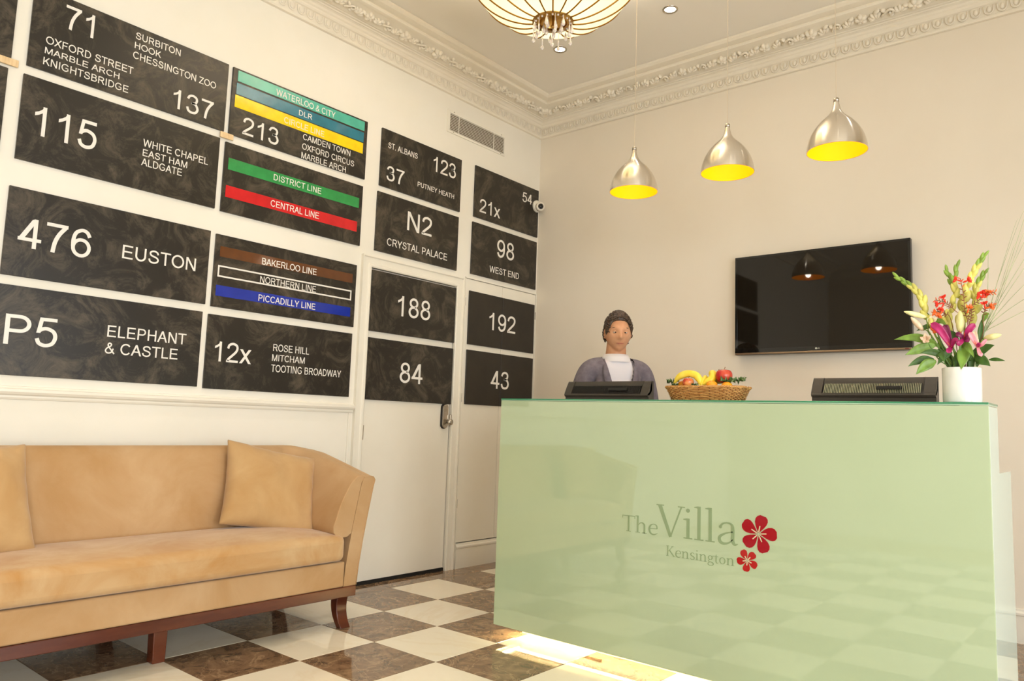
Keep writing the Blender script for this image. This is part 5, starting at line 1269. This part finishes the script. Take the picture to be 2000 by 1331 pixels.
# hair: short sides, fuller side-parted top, cut round the ears
hb = MB(); n, m_ = 96, 34; v = []
def hairline(th):          # latitude of the lower edge, th = 0 at the forehead
    a = abs(((th+math.pi) % (2*math.pi))-math.pi)
    key = [(0, 38), (.40, 37), (.68, 32), (.86, 14), (1.0, 2), (1.22, -8), (1.38, 14), (1.62, 16), (1.80, -12), (2.1, -26), (3.2, -30)]
    for (a0, b0), (a1, b1) in zip(key, key[1:]):
        if a <= a1: return R(b0+(b1-b0)*(a-a0)/(a1-a0))
    return R(-38)
for j in range(m_+1):
    for k in range(n):
        th = 2*math.pi*k/n; h0 = hairline(th); ph = h0+(math.pi/2-h0)*(j/m_)
        d = Vector((math.cos(ph)*math.sin(th), -math.cos(ph)*math.cos(th), math.sin(ph)))
        lift = min(1, j/5)**.7
        t = 1.012+(.085+.045*max(0, d.z)**1.3*(1+.6*max(0, -d.y)))*lift
        t += lift*(.012*math.sin(th*19+2*math.sin(ph*6))+.010*math.sin(th*41+j*.9)*math.cos(ph*13))
        t -= .030*math.exp(-((d.x-.42)/.05)**2)*max(0, d.z)*(d.y < .25)     # the parting
        x, y, z = d.x*.0790*t, d.y*.0980*t, d.z*.116*t
        if z < 0: x *= 1-.10*min(1, -z/.118); y *= 1-.22*min(1, -z/.118)
        v.append(HM @ Vector((x, y, z)))
f = [(j*n+k, j*n+(k+1) % n, (j+1)*n+(k+1) % n, (j+1)*n+k) for j in range(m_) for k in range(n)]
hb.add(v, f); rg = random.Random(9)
for k in range(420):
    th = rg.uniform(-math.pi, math.pi); h0 = hairline(th % (2*math.pi)); ph = h0+R(3)+(math.pi/2-h0-R(3))*rg.random()**.9
    P_ = []; dth = (.16 if math.sin(th) < .35 else -.16)+.1*rg.uniform(-1, 1); dph = (.10 if abs(th) < 1 else -.05)
    for q in range(5):
        a_, b_ = th+dth*q*.55, ph+dph*q*(.5 if ph < 1.1 else .2); lift = 1.085+.045*max(0, math.sin(b_))+.020*math.sin(math.pi*q/4)-(.03 if b_ < h0+.12 else 0)
        d = Vector((math.cos(b_)*math.sin(a_), -math.cos(b_)*math.cos(a_), math.sin(b_))); z_ = d.z*.116*lift
        P_.append(HM @ Vector((d.x*.0790*lift*(1 if z_ > 0 else 1+.9*z_), d.y*.0980*lift*(1 if z_ > 0 else 1+1.6*z_), z_)))
    hb.tube(P_, [.0035, .0050, .0048, .0036, .0012], 5)
ho = hb.build('hair', noise_col(mat('hair', rgb(52, 38, 26), .5), rgb(36, 26, 18), rgb(88, 66, 46), 50, 4, stretch=(4, .7, 2))[0], man, smooth=True)
md = ho.modifiers.new('solid', 'SOLIDIFY'); md.thickness = .008; md.offset = -1
# shirt, jacket, trousers, shoes
def garment(name, keep, off, m, smooth_it=6, th=.003):
    """cloth taken from the body's own surface, pushed outwards"""
    bm = bmesh.new(); bm.from_mesh(bm_)
    bmesh.ops.delete(bm, geom=[f_ for f_ in bm.faces if not keep(f_.calc_center_median())], context='FACES')
    bm.normal_update()
    for _ in range(smooth_it): bmesh.ops.smooth_vert(bm, verts=[v for v in bm.verts if not v.is_boundary], factor=.5, use_axis_x=True, use_axis_y=True, use_axis_z=True)
    bm.normal_update()
    nv = {v: v.normal.copy() for v in bm.verts}
    for v in bm.verts: v.co += nv[v]*(off(v.co) if callable(off) else off)
    me = bpy.data.meshes.new(name); bm.to_mesh(me); bm.free(); me.polygons.foreach_set('use_smooth', [True]*len(me.polygons))
    o = link(name, me, m, man); md = o.modifiers.new('solid', 'SOLIDIFY'); md.thickness = th; md.offset = 1; return o
garment('shirt', lambda c: 1.0 < c.z < 1.448-.25*max(0, -c.y-.03) and abs(c.x) < .14 and (c.z < 1.40 or abs(c.x) < .085), .006, mat('white_shirt', rgb(226, 222, 226), .7))
MB().lathe([(.078, 1.408), (.074, 1.430), (.067, 1.452), (.072, 1.452), (.084, 1.430), (.090, 1.406)], 32, Matrix.Translation((0, .006, 0)), cap0=False, cap1=False).build('shirt_collar', mat('collar_white', rgb(232, 228, 228), .7), man, smooth=True)
def jk(c):
    arm = abs(c.x) > .16
    if c.z > 1.425 or (c.z < .80): return False
    if arm and (Vector((abs(c.x), c.y, c.z))-Vector((.22, -.14, .90))).length < .075 and c.z < .97: return False
    if arm and c.z < .86: return False
    if not arm and c.y < 0 and c.z > 1.10 and abs(c.x) < .010+(c.z-1.10)*.27: return False
    if c.z > 1.395 and abs(c.x) < .075: return False
    return True
jo = garment('jacket', jk, .018, noise_col(mat('grey_jacket', rgb(112, 104, 112), .85), rgb(104, 96, 104), rgb(122, 114, 122), 30)[0], 10, .004)
for s_ in (1, -1):   # lapels
    P = [(s_*.008, -.124, 1.105), (s_*.036, -.128, 1.20), (s_*.062, -.122, 1.29), (s_*.078, -.100, 1.36), (s_*.082, -.040, 1.420)]
    P = crom(P, 4); nn_ = len(P); v = []; f = []
    for i, p in enumerate(P):
        t = i/(nn_-1); w_ = .010+.030*math.sin(math.pi*min(1, t*1.1))**.8; v += [tuple(p), (p.x+s_*w_, p.y+.004+w_*.10, p.z-.004)]
    for i in range(nn_-1): f.append((2*i, 2*i+1, 2*i+3, 2*i+2))
    o = MB().add(v, f).build('lapel', jo.data.materials[0], man, smooth=True); md = o.modifiers.new('solid', 'SOLIDIFY'); md.thickness = .004
V, E, Rr = figure(1.16, 1, arms=False, head=False)
V = [V[0], V[4], V[5], V[6], V[7], V[8], V[9]]; Rr = [(.150, .115), .102, .078, .060, .102, .078, .060]; E = [(0, 1), (1, 2), (2, 3), (0, 4), (4, 5), (5, 6)]
V[3] = (V[3][0], V[3][1], .06); V[6] = (V[6][0], V[6][1], .06)
link('trousers', remesh(skin_mesh('p', V, E, Rr), .010, 3), mat('charcoal_trousers', rgb(52, 50, 54), .85), man)
for s_ in (1, -1):
    y0 = .02 if s_ > 0 else .05
    b = MB().tube([(s_*.095, y0+.055, .045), (s_*.096, y0+.01, .052), (s_*.098, y0-.08, .048), (s_*.1, y0-.17, .036), (s_*.1, y0-.215, .028)], [.030, .050, .048, .042, .022], 14, .86)
    b.box(s_*.098-.042, s_*.098+.042, y0-.215, y0+.075, 0, .014)
    link('shoe', remesh(b.mesh('sh'), .006, 3), mat('black_shoe', rgb(24, 20, 18), .3), man)
